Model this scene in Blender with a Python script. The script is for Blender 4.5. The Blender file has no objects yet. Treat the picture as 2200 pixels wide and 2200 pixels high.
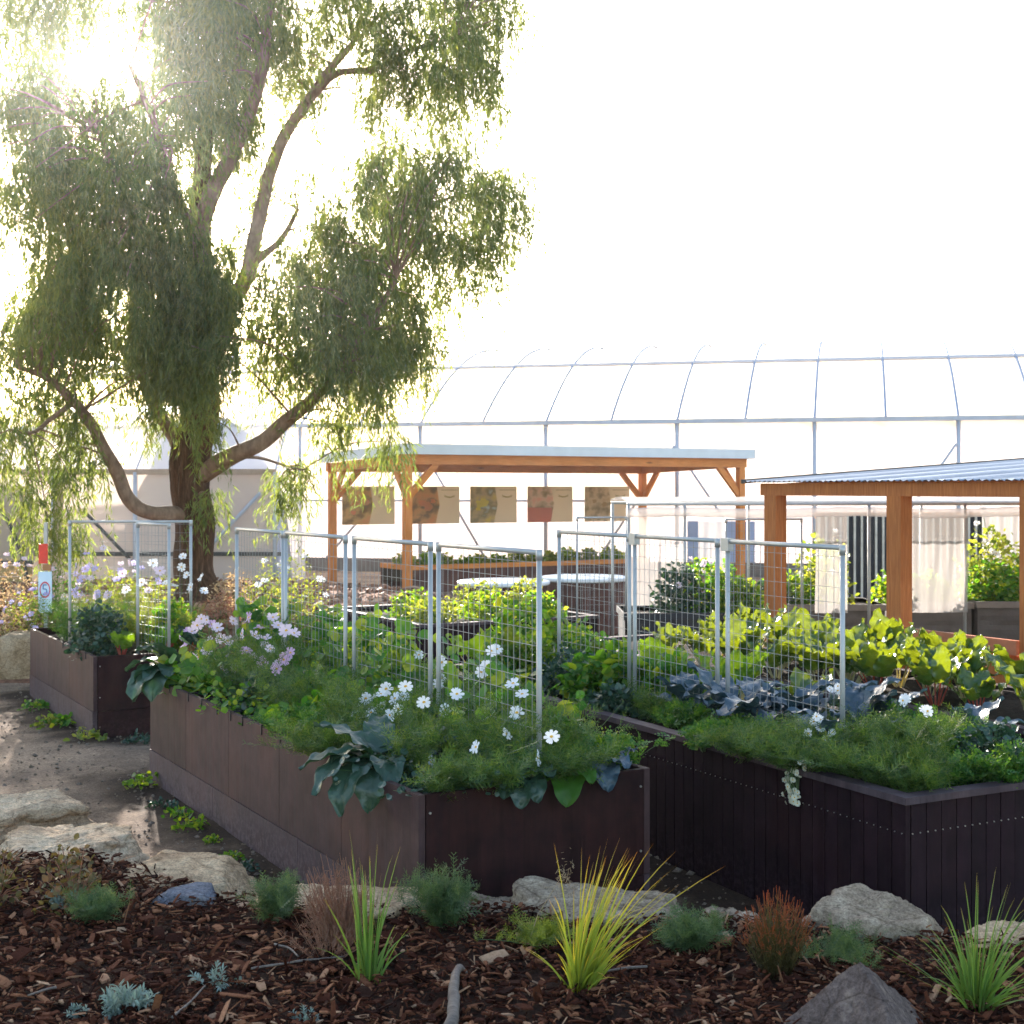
import bpy, math, random
import numpy as np
from mathutils import Vector, Matrix, noise as mnoise

D2R = math.radians
rng = np.random.default_rng(11)
random.seed(5)
SC = bpy.context.scene
COL = SC.collection

# ------------------------------------------------------------------ survey
F, HC, VH = 3000.0, 2.28, 1050.0          # focal length and eye height used to survey the photograph
def P(u, v, Y):
    return np.array([(u - 1100) * Y / F, Y, HC - (v - VH) * Y / F])
def PZ(u, v, z):
    Y = (HC - z) * F / (v - VH)
    return np.array([(u - 1100) * Y / F, Y, z])
def online(u, p, d):
    """where the sight line at u meets the ground line p + t d"""
    k = (u - 1100) / F
    t = (p[0] - k * p[1]) / (k * d[1] - d[0])
    return np.array([p[0] + t * d[0], p[1] + t * d[1]]), t
def unit(v):
    v = np.asarray(v, float)
    return v / np.maximum(np.linalg.norm(v, axis=-1, keepdims=True), 1e-9)
def sstep(a, b, x):
    t = np.clip((np.asarray(x, float) - a) / (b - a), 0, 1)
    return t * t * (3 - 2 * t)
def n3(x, y, z=0.0):
    return mnoise.noise(Vector((float(x), float(y), float(z))))

# ------------------------------------------------------------------ mesh builder
class MB:
    def __init__(s):
        s.v, s.n, s.lv, s.lt, s.mi, s.t = [], 0, [], [], [], []
    def add(s, V, Fs, m=0, t=None):
        V = np.asarray(V, float).reshape(-1, 3)
        if isinstance(Fs, np.ndarray):
            k, q = Fs.shape
            s.lv.append((Fs + s.n).ravel()); s.lt.append(np.full(k, q)); s.mi.append(np.full(k, m))
        else:
            for f in Fs:
                s.lv.append(np.array(f) + s.n); s.lt.append(np.array([len(f)])); s.mi.append(np.array([m]))
        s.v.append(V); s.n += len(V)
        s.t.append(np.zeros(len(V)) if t is None else np.asarray(t, float))
    def inst(s, tv, tf, M, T, m=0, t=None):
        tv = np.asarray(tv, float); tf = np.asarray(tf)
        N, k = len(T), len(tv)
        if N == 0: return
        V = np.einsum('nij,kj->nki', M, tv) + np.asarray(T)[:, None, :]
        Fs = (tf[None] + (np.arange(N) * k)[:, None, None]).reshape(-1, tf.shape[1])
        s.add(V.reshape(-1, 3), Fs, m, None if t is None else np.tile(t, N))
    def box(s, lo, hi, m=0):
        x0, y0, z0 = lo; x1, y1, z1 = hi
        s.add([(x0,y0,z0),(x1,y0,z0),(x1,y1,z0),(x0,y1,z0),(x0,y0,z1),(x1,y0,z1),(x1,y1,z1),(x0,y1,z1)],
              np.array([(0,3,2,1),(4,5,6,7),(0,1,5,4),(1,2,6,5),(2,3,7,6),(3,0,4,7)]), m)
    def bar(s, p, q, w, h, m=0, up=(0, 0, 1)):
        p, q = np.asarray(p, float), np.asarray(q, float)
        d = unit(q - p); x = np.cross(d, up)
        if np.linalg.norm(x) < 1e-4: x = np.array([1.0, 0, 0])
        x = unit(x); z = np.cross(x, d)
        c = [p + a * x * w / 2 + b * z * h / 2 for a, b in ((-1,-1),(1,-1),(1,1),(-1,1))]
        c += [q + a * x * w / 2 + b * z * h / 2 for a, b in ((-1,-1),(1,-1),(1,1),(-1,1))]
        s.add(c, np.array([(3,2,1,0),(4,5,6,7),(0,1,5,4),(1,2,6,5),(2,3,7,6),(3,0,4,7)]), m)
    def tube(s, pts, rad, n=8, m=0, cap=True, t=None):
        pts = np.asarray(pts, float); k = len(pts)
        rad = np.full(k, rad) if np.isscalar(rad) else np.asarray(rad, float)
        tg = unit(np.gradient(pts, axis=0))
        ref = np.array([0, 0, 1.0]) if abs(tg[0][2]) < .9 else np.array([1.0, 0, 0])
        x = unit(np.cross(tg[0], ref)); V = []
        a = np.arange(n) * 2 * np.pi / n
        for i in range(k):
            x = unit(x - tg[i] * np.dot(x, tg[i])); y = np.cross(tg[i], x)
            V.append(pts[i] + rad[i] * (np.cos(a)[:, None] * x + np.sin(a)[:, None] * y))
        V = np.concatenate(V)
        i, j = np.meshgrid(np.arange(k - 1), np.arange(n), indexing='ij')
        Fs = np.stack([i*n+j, i*n+(j+1) % n, (i+1)*n+(j+1) % n, (i+1)*n+j], -1).reshape(-1, 4)
        tt = None if t is None else np.repeat(t, n)
        b = s.n
        s.add(V, Fs, m, tt)
        if cap:
            for o, rev in ((0, True), ((k - 1) * n, False)):
                f = np.arange(n) + o + b
                s.lv.append(f[::-1] if rev else f); s.lt.append(np.array([n])); s.mi.append(np.array([m]))
    def grid(s, V, nu, nv, m=0, t=None):
        i, j = np.meshgrid(np.arange(nu - 1), np.arange(nv - 1), indexing='ij')
        Fs = np.stack([i*nv+j, (i+1)*nv+j, (i+1)*nv+j+1, i*nv+j+1], -1).reshape(-1, 4)
        s.add(V, Fs, m, t)
    def build(s, name, mats, parent=None, smooth=False, off=None):
        me = bpy.data.meshes.new(name)
        V = np.concatenate(s.v)
        if off is not None: V = V - np.asarray(off)
        lv = np.concatenate(s.lv).astype(np.int32); lt = np.concatenate(s.lt); mi = np.concatenate(s.mi)
        me.vertices.add(len(V)); me.vertices.foreach_set('co', V.astype(np.float32).ravel())
        me.loops.add(len(lv)); me.loops.foreach_set('vertex_index', lv)
        me.polygons.add(len(lt))
        me.polygons.foreach_set('loop_start', np.concatenate([[0], np.cumsum(lt)[:-1]]).astype(np.int32))
        me.polygons.foreach_set('material_index', mi.astype(np.int32))
        me.polygons.foreach_set('use_smooth', np.full(len(lt), smooth))
        t = np.concatenate(s.t)
        if t.any():
            at = me.attributes.new('t', 'FLOAT', 'POINT'); at.data.foreach_set('value', t.astype(np.float32))
        for m in (mats if isinstance(mats, (list, tuple)) else [mats]): me.materials.append(m)
        me.update(calc_edges=True); me.validate()
        o = bpy.data.objects.new(name, me); COL.objects.link(o)
        if parent is not None: o.parent = parent
        return o

def tag(o, label=None, cat=None, group=None, kind=None):
    if label: o['label'] = label
    if cat: o['category'] = cat
    if group: o['group'] = group
    if kind: o['kind'] = kind
    return o
def thing(name, label, cat, loc=(0, 0, 0), rz=0.0, group=None):
    o = bpy.data.objects.new(name, None); COL.objects.link(o)
    o.location = [float(c) for c in loc]; o.rotation_euler = (0, 0, rz); o.empty_display_size = .1
    return tag(o, label, cat, group)
def copy_tree(o, parent=None):
    c = o.copy(); COL.objects.link(c)
    if parent is not None: c.parent = parent
    for ch in list(o.children): copy_tree(ch, c)
    return c

def frames(d, hint):
    Y = unit(d); X = unit(np.cross(Y, hint)); Z = np.cross(X, Y)
    return np.stack([X, Y, Z], axis=2)
def rdir(n, zlo=-1, zhi=1, g=None):
    g = g or rng
    z = g.uniform(zlo, zhi, n); a = g.uniform(0, 2*np.pi, n); r = np.sqrt(np.maximum(0, 1 - z*z))
    return np.stack([r*np.cos(a), r*np.sin(a), z], 1)

# ------------------------------------------------------------------ materials
class NT:
    def __init__(s, name):
        s.m = bpy.data.materials.new(name); s.m.use_nodes = True
        s.t = s.m.node_tree; s.t.nodes.clear()
        s.out = s.n('ShaderNodeOutputMaterial')
    def n(s, ty, **kw):
        x = s.t.nodes.new(ty)
        for k, v in kw.items():
            if k in x.inputs: x.inputs[k].default_value = v
            else: setattr(x, k, v)
        return x
    def l(s, a, b): s.t.links.new(a, b)
    def coord(s, which='Object', scale=(1, 1, 1)):
        tc = s.n('ShaderNodeTexCoord'); mp = s.n('ShaderNodeMapping'); mp.inputs['Scale'].default_value = scale
        s.l(tc.outputs[which], mp.inputs['Vector']); return mp.outputs[0]
    def noise(s, co, scale, detail=4, rough=.6):
        x = s.n('ShaderNodeTexNoise'); x.inputs['Scale'].default_value = scale
        x.inputs['Detail'].default_value = detail; x.inputs['Roughness'].default_value = rough
        s.l(co, x.inputs['Vector']); return x.outputs['Fac']
    def ramp(s, fac, stops, interp='LINEAR'):
        r = s.n('ShaderNodeValToRGB'); r.color_ramp.interpolation = interp
        e = r.color_ramp.elements
        while len(e) < len(stops): e.new(.5)
        for i, (p, c) in enumerate(stops): e[i].position = p; e[i].color = (*c, 1)
        s.l(fac, r.inputs[0]); return r.outputs[0]
    def mix(s, fac, a, b, bt='MIX'):
        x = s.n('ShaderNodeMix'); x.data_type = 'RGBA'; x.blend_type = bt
        for val, k in ((fac, 0), (a, 6), (b, 7)):
            if isinstance(val, (int, float)): x.inputs[k].default_value = val
            elif isinstance(val, tuple): x.inputs[k].default_value = (*val, 1)
            else: s.l(val, x.inputs[k])
        return x.outputs[2]
    def princ(s, col, rough=.6, metal=0, spec=.4, bump=None, bs=.3, bd=.01):
        b = s.n('ShaderNodeBsdfPrincipled'); (s.l(rough, b.inputs['Roughness']) if not isinstance(rough, (int, float)) else setattr(b.inputs['Roughness'], 'default_value', rough))
        b.inputs['Metallic'].default_value = metal; b.inputs['Specular IOR Level'].default_value = spec
        if isinstance(col, tuple): b.inputs['Base Color'].default_value = (*col, 1)
        else: s.l(col, b.inputs['Base Color'])
        if bump is not None:
            bp = s.n('ShaderNodeBump'); bp.inputs['Strength'].default_value = bs; bp.inputs['Distance'].default_value = bd
            s.l(bump, bp.inputs['Height']); s.l(bp.outputs[0], b.inputs['Normal'])
        s.b = b; return b.outputs[0]
    def done(s, sh): s.l(sh, s.out.inputs[0]); return s.m

def leaf_mat(name, cols, tr=.45, tcol=None, rough=.45, spec=.4, vein=None):
    """leaf: colour differs from leaf to leaf, light passes through"""
    k = NT(name); g = k.n('ShaderNodeNewGeometry')
    st = [(i / max(1, len(cols) - 1), c) for i, c in enumerate(cols)]
    c = k.ramp(g.outputs['Random Per Island'], st)
    nz = k.noise(k.coord(), 9, 3)
    c = k.mix(.5, c, k.ramp(nz, [(.25, (.55,.55,.55)), (.75, (1.3,1.3,1.3))]), 'MULTIPLY')
    p = k.princ(c, rough, 0, spec)
    if vein:
        w = k.noise(k.coord(scale=(1,1,1)), vein, 2)
        bp = k.n('ShaderNodeBump'); bp.inputs['Strength'].default_value = .5; bp.inputs['Distance'].default_value = .01
        k.l(w, bp.inputs['Height']); k.l(bp.outputs[0], k.b.inputs['Normal'])
    t = k.n('ShaderNodeBsdfTranslucent')
    k.l(k.mix(1.0, c, tcol or (1.9, 1.7, .7), 'MULTIPLY'), t.inputs['Color'])
    mx = k.n('ShaderNodeMixShader'); mx.inputs[0].default_value = tr
    k.l(p, mx.inputs[1]); k.l(t.outputs[0], mx.inputs[2])
    return k.done(mx.outputs[0])
def grad_mat(name, stops, tr=.4, rough=.5, var=.5):
    """blade colour runs from root to tip, as it does on the plant"""
    k = NT(name); a = k.n('ShaderNodeAttribute'); a.attribute_name = 't'
    c = k.ramp(a.outputs['Fac'], stops)
    g = k.n('ShaderNodeNewGeometry')
    c = k.mix(var, c, k.ramp(g.outputs['Random Per Island'], [(0, (.55,.6,.5)), (.6, (1,1,1)), (.9, (1.5,1.15,.6))]), 'MULTIPLY')
    p = k.princ(c, rough)
    t = k.n('ShaderNodeBsdfTranslucent'); k.l(k.mix(1.0, c, (1.6,1.5,.8), 'MULTIPLY'), t.inputs['Color'])
    mx = k.n('ShaderNodeMixShader'); mx.inputs[0].default_value = tr
    k.l(p, mx.inputs[1]); k.l(t.outputs[0], mx.inputs[2])
    return k.done(mx.outputs[0])
def simple(name, col, rough=.6, metal=0, var=.25, scale=6, bump=.2, bd=.004, spec=.4, stretch=(1,1,1)):
    k = NT(name); co = k.coord(scale=stretch)
    nz = k.noise(co, scale, 5)
    c = k.ramp(nz, [(.25, tuple(x*(1-var) for x in col)), (.75, tuple(min(1, x*(1+var)) for x in col))])
    return k.done(k.princ(c, rough, metal, spec, k.noise(co, scale*5, 4), bump, bd))
def wood(name, c1, c2, stretch, rough=.65):
    k = NT(name); co = k.coord(scale=stretch)
    a = k.noise(co, 7, 6, .65); b = k.noise(k.coord(), 1.3, 2)
    c = k.ramp(a, [(.3, c1), (.7, c2)])
    c = k.mix(.6, c, k.ramp(b, [(.3, (.7,.66,.62)), (.7, (1.15,1.12,1.1))]), 'MULTIPLY')
    kn = k.n('ShaderNodeTexVoronoi'); kn.inputs['Scale'].default_value = 1.7
    k.l(k.coord(scale=tuple(max(.5, q*.25) for q in stretch)), kn.inputs['Vector'])
    c = k.mix(1.0, c, k.ramp(kn.outputs['Distance'], [(.03, (.35,.25,.2)), (.09, (1,1,1))]), 'MULTIPLY')
    return k.done(k.princ(c, rough, 0, .3, a, .25, .003))
def rock_mat(name, cols, scale=5, strata=0):
    k = NT(name); co = k.coord(scale=(1, 1, 1 + strata*6))
    a = k.noise(co, scale, 8, .7); b = k.noise(k.coord(), 38, 4, .7); d = k.noise(k.coord(), 2.1, 3)
    c = k.ramp(a, [(.28 + .44*i/(len(cols)-1), q) for i, q in enumerate(cols)])
    c = k.mix(.7, c, k.ramp(b, [(.35, (.6,.58,.56)), (.62, (1.15,1.15,1.15))]), 'MULTIPLY')
    c = k.mix(k.ramp(d, [(.52, (0,0,0)), (.68, (.55,.55,.55))]), c, (.19,.13,.07))
    v = k.n('ShaderNodeTexVoronoi'); v.feature = 'DISTANCE_TO_EDGE'; v.inputs['Scale'].default_value = 3.5; k.l(k.coord(scale=(1,1.6,2.4)), v.inputs['Vector'])
    c = k.mix(.75, c, k.ramp(v.outputs['Distance'], [(.0, (.5,.46,.42)), (.03, (1,1,1))]), 'MULTIPLY')
    e = k.noise(k.coord(), 95, 3, .7); c = k.mix(.6, c, k.ramp(e, [(.38, (.55,.52,.5)), (.5, (1,1,1)), (.64, (1.3,1.3,1.28))]), 'MULTIPLY')
    h = k.mix(.35, a, b)
    return k.done(k.princ(c, .9, 0, .12, h, 1.0, .05))

M = {}
# eucalypt
M['euc'] = leaf_mat('gum_leaf', [(.075,.11,.05), (.1,.145,.065), (.145,.17,.055), (.095,.135,.075)], .58, (2.2,2.0,.75), .45, .3)
k = NT('gum_bark'); co = k.coord(scale=(7, 7, .9)); a = k.noise(co, 3.2, 8, .72); b = k.noise(k.coord(), 1.1, 3)
c = k.ramp(a, [(.3, (.035,.02,.013)), (.5, (.11,.06,.037)), (.72, (.24,.14,.085))])
c = k.mix(.6, c, k.ramp(b, [(.3, (.6,.55,.5)), (.75, (1.25,1.1,1.0))]), 'MULTIPLY')
M['bark'] = k.done(k.princ(c, .9, 0, .15, a, 1.0, .06))
k = NT('limb_bark'); co = k.coord(scale=(3, 3, 1.2)); a = k.noise(co, 3.5, 6, .65)
c = k.ramp(a, [(.3, (.13,.075,.05)), (.7, (.33,.21,.145))])
M['limb'] = k.done(k.princ(c, .8, 0, .2, a, .5, .03))
# timber, metal, plastic
M['fir_x'] = wood('fir_beam', (.6,.17,.03), (.82,.3,.07), (.6, 9, 9))
M['fir_z'] = wood('fir_post', (.6,.17,.03), (.82,.3,.07), (9, 9, .6))
M['lar_x'] = wood('larch_beam', (.42,.14,.045), (.64,.26,.09), (.6, 9, 9))
M['lar_z'] = wood('larch_post', (.36,.1,.025), (.58,.2,.055), (9, 9, .6))
M['galv'] = simple('galvanised_tube', (.44,.43,.41), .5, .5, .12, 9, .1)
M['wire'] = simple('galvanised_wire', (.3,.29,.28), .55, .2, .1, 9, 0)
M['steel'] = simple('painted_steel', (.46,.47,.52), .5, .1, .12, 4, .1)
M['hoop'] = simple('blue_grey_hoop', (.2,.26,.38), .5, .1, .1, 4, .1)
M['steel_dark'] = simple('dark_steel', (.07,.065,.06), .55, .2, .2, 4, .1)
M['fascia'] = simple('zinc_fascia', (.62,.65,.68), .4, .1, .08, 3, .05)
k = NT('corrugated_zinc'); w = k.n('ShaderNodeTexWave'); w.wave_type = 'BANDS'; w.bands_direction = 'Y'
w.inputs['Scale'].default_value = 2.1; k.l(k.coord(), w.inputs['Vector'])
nz = k.noise(k.coord(), 2.5, 4)
M['zinc'] = k.done(k.princ(k.ramp(nz, [(.3, (.16,.18,.215)), (.7, (.27,.3,.345))]), .42, .5, .5, w.outputs['Fac'], .8, .03))
def skin(name, col, tp=.25, tl=.62):
    k = NT(name); nz = k.noise(k.coord(), .7, 3)
    c = k.mix(.35, col, k.ramp(nz, [(.3, (.8,.78,.78)), (.7, (1,1,1))]), 'MULTIPLY')
    d = k.princ(c, .35, 0, .5, k.noise(k.coord(scale=(1,1,.4)), 3, 3), .2, .03)
    t = k.n('ShaderNodeBsdfTranslucent'); k.l(c, t.inputs['Color'])
    m1 = k.n('ShaderNodeMixShader'); m1.inputs[0].default_value = tl
    k.l(d, m1.inputs[1]); k.l(t.outputs[0], m1.inputs[2])
    tr = k.n('ShaderNodeBsdfTransparent'); m2 = k.n('ShaderNodeMixShader'); m2.inputs[0].default_value = tp
    k.l(m1.outputs[0], m2.inputs[1]); k.l(tr.outputs[0], m2.inputs[2])
    return k.done(m2.outputs[0])
M['film'] = skin('greenhouse_film', (.9,.88,.88), .3, .7)
M['film_wall'] = skin('greenhouse_wall_film', (.6,.535,.54), .06, .36)
M['film_pink'] = skin('aged_film', (.62,.5,.43), .0, .28)
M['film_blue'] = skin('blue_grey_film', (.46,.53,.7), .0, .25)
M['drape'] = skin('crop_cover_film', (.6,.55,.52), .48, .4)
# planters
def planks(name, c1, c2, axis, spacing):
    k = NT(name); co = k.coord()
    a = k.noise(k.coord(scale=(2, 2, 2)), 3, 5); b = k.noise(k.coord(scale=(14, 14, 1.2)), 4, 4)
    c = k.ramp(a, [(.3, c1), (.7, c2)])
    c = k.mix(.4, c, k.ramp(b, [(.3, (.75,.75,.75)), (.7, (1.2,1.2,1.2))]), 'MULTIPLY')
    g = k.n('ShaderNodeNewGeometry')
    c = k.mix(.6, c, k.ramp(g.outputs['Random Per Island'], [(0, (.7,.7,.7)), (1, (1.35,1.3,1.3))]), 'MULTIPLY')
    st = k.noise(k.coord(scale=(9, 9, .35)), 2.6, 5, .7); bl = k.noise(k.coord(scale=(1, 1, 1)), 1.7, 4, .6)
    c = k.mix(.7, c, k.ramp(st, [(.32, (.62,.55,.52)), (.5, (1,1,1)), (.68, (1.3,1.22,1.2))]), 'MULTIPLY')
    c = k.mix(k.ramp(bl, [(.5, (0,0,0)), (.72, (.4,.4,.4))]), c, tuple(q*f for q, f in zip(c2, (1.7, 1.25, 1.0))))
    sx = k.n('ShaderNodeSeparateXYZ'); tc = k.n('ShaderNodeTexCoord'); k.l(tc.outputs['Object'], sx.inputs[0])
    mr = k.n('ShaderNodeMapRange'); mr.inputs['From Min'].default_value = .02; mr.inputs['From Max'].default_value = .3; mr.inputs['To Min'].default_value = .8; mr.inputs['To Max'].default_value = 0
    k.l(sx.outputs[2], mr.inputs[0]); sp = k.noise(k.coord(scale=(1, 1, 1)), 26, 5, .75)
    ml = k.n('ShaderNodeMath'); ml.operation = 'MULTIPLY'; k.l(mr.outputs[0], ml.inputs[0]); k.l(k.ramp(sp, [(.46, (0,0,0)), (.6, (1,1,1))]), ml.inputs[1])
    c = k.mix(ml.outputs[0], c, tuple(min(.25, q*1.6 + .012) for q in c2))
    return k.done(k.princ(c, k.ramp(st, [(.3, (.5,.5,.5)), (.7, (.75,.75,.75))]), 0, .14, b, .2, .004))
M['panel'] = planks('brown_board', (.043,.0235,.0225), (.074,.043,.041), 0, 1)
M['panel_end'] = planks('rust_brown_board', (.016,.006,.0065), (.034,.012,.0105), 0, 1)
M['kick'] = planks('kick_board', (.058,.037,.038), (.09,.06,.061), 0, 1)
M['board'] = planks('dark_plum_board', (.011,.0042,.0066), (.02,.0085,.0118), 0, 1)
M['cap'] = planks('dark_cap_rail', (.05,.034,.038), (.085,.062,.067), 0, 1)
M['clip'] = simple('black_clip', (.012,.012,.014), .5)
M['screw'] = simple('bright_screw', (.7,.66,.6), .3, .8)
M['fabric'] = simple('grey_brown_felt', (.11,.09,.08), .95, 0, .2, 5, .4, .01)
M['fabric_rim'] = simple('grey_brown_rim', (.2,.165,.14), .9, 0, .2, 5, .4, .01)
M['tub'] = simple('black_tub', (.02,.019,.022), .6, 0, .2, 4, .1)
M['white_lid'] = simple('white_lid', (.85,.84,.83), .5, 0, .06, 3, .1)
M['tank_board'] = planks('red_brown_stave', (.075,.034,.028), (.12,.055,.045), 0, 1)
def soil_mat(name, c1, c2, sc=30):
    k = NT(name); co = k.coord(); a = k.noise(co, sc, 7, .75); b = k.noise(co, 3, 3)
    c = k.mix(.6, k.ramp(a, [(.3, c1), (.7, c2)]), k.ramp(b, [(.3, (.6,.6,.6)), (.7, (1.3,1.3,1.3))]), 'MULTIPLY')
    return k.done(k.princ(c, .95, 0, .15, a, 1.0, .05))
M['soil'] = soil_mat('garden_soil', (.02,.013,.009), (.07,.046,.032))
k = NT('path_gravel'); co = k.coord(); a = k.noise(co, 38, 10, .88); b = k.noise(co, 1.1, 4); d = k.noise(co, 7, 5, .7)
c = k.ramp(a, [(.36, (.12,.072,.045)), (.5, (.4,.265,.17)), (.64, (.74,.55,.38))])
c = k.mix(k.ramp(b, [(.45, (0,0,0)), (.62, (.6,.6,.6))]), c, (.15,.1,.072))
at = k.n('ShaderNodeAttribute'); at.attribute_name = 't'
c = k.mix(at.outputs['Fac'], c, k.ramp(a, [(.3, (.02,.012,.008)), (.6, (.075,.045,.03)), (.75, (.16,.1,.07))]))
c = k.mix(.5, c, k.ramp(d, [(.3, (.6,.58,.56)), (.7, (1.25,1.25,1.25))]), 'MULTIPLY')
M['gravel'] = k.done(k.princ(c, .95, 0, .15, k.mix(.5, a, d), 1.0, .05))
M['mulch'] = soil_mat('bark_mulch_bed', (.016,.0065,.0035), (.075,.03,.016), 34)
M['mulch_red'] = soil_mat('red_bark_mulch', (.12,.05,.03), (.36,.17,.1), 14)
k = NT('bark_chip'); g = k.n('ShaderNodeNewGeometry')
c = k.ramp(g.outputs['Random Per Island'], [(0, (.017,.005,.003)), (.45, (.055,.0155,.008)), (.75, (.125,.041,.02)), (.92, (.27,.115,.057)), (1, (.42,.25,.15))])
nz = k.noise(k.coord(scale=(4,4,4)), 22, 4)
c = k.mix(.6, c, k.ramp(nz, [(.3, (.55,.52,.5)), (.7, (1.25,1.25,1.25))]), 'MULTIPLY')
M['chip'] = k.done(k.princ(c, .9, 0, .08, nz, .6, .006))
M['pebble'] = rock_mat('path_pebble', [(.14,.1,.075), (.36,.28,.21)], 20)
M['rock_warm'] = rock_mat('sandstone_rock', [(.26,.15,.08), (.6,.4,.235), (.85,.64,.41)], 4)
M['rock_layer'] = rock_mat('layered_rock', [(.28,.17,.095), (.62,.43,.27), (.86,.67,.45)], 2.5, 1)
M['rock_grey'] = rock_mat('lichen_granite', [(.15,.1,.068), (.38,.28,.19), (.66,.52,.37)], 7)
M['rock_blue'] = rock_mat('blue_slate', [(.09,.09,.105), (.19,.19,.215), (.27,.27,.285)], 6)
M['rock_dark'] = rock_mat('purple_stone', [(.07,.05,.043), (.15,.11,.095), (.32,.24,.185)], 5)
M['sandstone'] = rock_mat('sandstone_block', [(.22,.14,.07), (.42,.29,.17), (.55,.42,.28)], 5)
M['driftwood'] = wood('grey_driftwood', (.07,.05,.04), (.22,.175,.145), (3, 12, 3))
# plants
M['cosmos'] = leaf_mat('cosmos_frond', [(.035,.085,.026), (.065,.14,.036), (.13,.19,.05)], .42, (2.6,2.0,.7))
M['fern'] = leaf_mat('carrot_frond', [(.035,.11,.024), (.06,.165,.034), (.12,.22,.045)], .45, (2.6,2.0,.7))
M['stem'] = leaf_mat('green_stem', [(.07,.13,.04), (.11,.17,.06)], .15)
M['nast'] = leaf_mat('round_leaf', [(.024,.1,.014), (.045,.16,.022), (.08,.2,.026), (.18,.25,.03)], .5, (3.4,2.4,.6))
M['kale'] = leaf_mat('blue_kale_leaf', [(.03,.055,.078), (.048,.08,.11), (.04,.085,.075)], .12, (1.0,1.3,.8), .4, .5, 40)
M['cabb'] = leaf_mat('dark_cabbage_leaf', [(.022,.055,.034), (.04,.08,.05), (.034,.075,.04)], .2, (1.2,1.6,.7), .35, .55, 34)
M['chard'] = leaf_mat('chard_leaf', [(.016,.06,.012), (.03,.09,.018), (.05,.125,.022), (.075,.15,.024)], .37, (10.5,4.4,.5), .28, .6, 24)
k = NT('chard_leaf_mixed'); g_ = k.n('ShaderNodeNewGeometry')
c = k.ramp(g_.outputs['Random Per Island'], [(0, (.016,.055,.014)), (.4, (.028,.085,.02)), (.75, (.05,.12,.024)), (1, (.08,.15,.026))])
vn = k.noise(k.coord(), 26, 3); c = k.mix(.5, c, k.ramp(vn, [(.3, (.6,.65,.6)), (.7, (1.25,1.25,1.2))]), 'MULTIPLY')
p = k.princ(c, .28, 0, .6, vn, .5, .012); t_ = k.n('ShaderNodeBsdfTranslucent'); k.l(k.mix(1.0, c, (10.0,4.3,.55), 'MULTIPLY'), t_.inputs['Color'])
mx = k.n('ShaderNodeMixShader'); k.l(k.ramp(g_.outputs['Random Per Island'], [(.0, (.1,.1,.1)), (.35, (.62,.62,.62)), (.5, (.15,.15,.15)), (.75, (.6,.6,.6)), (1, (.22,.22,.22))]), mx.inputs[0])
k.l(p, mx.inputs[1]); k.l(t_.outputs[0], mx.inputs[2]); M['chard'] = k.done(mx.outputs[0])
M['chard_stem'] = leaf_mat('pale_chard_stalk', [(.35,.4,.2), (.5,.5,.3), (.4,.14,.08)], .3)
M['beet_stem'] = leaf_mat('red_beet_stalk', [(.28,.03,.03), (.4,.08,.04)], .3)
M['leafy'] = leaf_mat('salad_leaf', [(.045,.13,.016), (.08,.18,.024), (.19,.25,.035)], .52, (3.2,2.4,.5))
M['ygreen'] = leaf_mat('yellow_green_leaf', [(.1,.16,.03), (.2,.24,.05), (.3,.3,.06)], .5, (1.8,1.7,.6))
M['silver'] = leaf_mat('silver_leaf', [(.2,.26,.22), (.3,.36,.31), (.26,.34,.26)], .2, (1,1,.9), .7, .2)
M['dry'] = leaf_mat('dry_stalk', [(.3,.19,.1), (.45,.32,.18), (.55,.42,.26)], .35, (1.2,1.1,.9))
M['fennel'] = leaf_mat('fennel_frond', [(.06,.11,.05), (.09,.15,.065), (.14,.19,.08)], .4, (1.8,1.6,.8))
M['rust'] = leaf_mat('rust_sprig', [(.3,.13,.075), (.42,.21,.13), (.26,.14,.085)], .3, (1.3,1.0,.8))
M['redtip'] = grad_mat('red_tipped_twig', [(0, (.06,.042,.018)), (.72, (.11,.095,.028)), (.86, (.18,.09,.028)), (1, (.42,.1,.035))], .35)
M['blade'] = grad_mat('sword_leaf', [(0, (.42,.16,.035)), (.14, (.2,.25,.035)), (.55, (.26,.33,.055)), (.88, (.55,.42,.06)), (1, (.55,.2,.05))], .55)
M['blade_g'] = grad_mat('green_sword_leaf', [(0, (.16,.2,.04)), (.3, (.1,.2,.045)), (.85, (.16,.25,.06)), (1, (.38,.26,.07))], .5)
M['brownleaf'] = leaf_mat('bronze_leaf', [(.08,.07,.025), (.14,.12,.04), (.2,.1,.045)], .4, (1.4,1.2,.7))
def petal(name, c, tr=.4):
    k = NT(name); d = k.princ(c, .6, 0, .2); t = k.n('ShaderNodeBsdfTranslucent'); t.inputs['Color'].default_value = (*c, 1)
    m = k.n('ShaderNodeMixShader'); m.inputs[0].default_value = tr
    k.l(d, m.inputs[1]); k.l(t.outputs[0], m.inputs[2]); return k.done(m.outputs[0])
M['white'] = petal('white_petal', (.86,.85,.86)); M['pink'] = petal('pink_petal', (.72,.46,.66)); M['mauve'] = petal('mauve_petal', (.6,.5,.78))
M['palepink'] = petal('pale_pink_petal', (.82,.66,.74)); M['cream'] = petal('cream_petal', (.78,.76,.6))
M['yolk'] = simple('yellow_centre', (.75,.42,.04), .7); M['orange'] = petal('orange_petal', (.85,.28,.05)); M['red'] = petal('red_petal', (.7,.08,.06))

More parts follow.
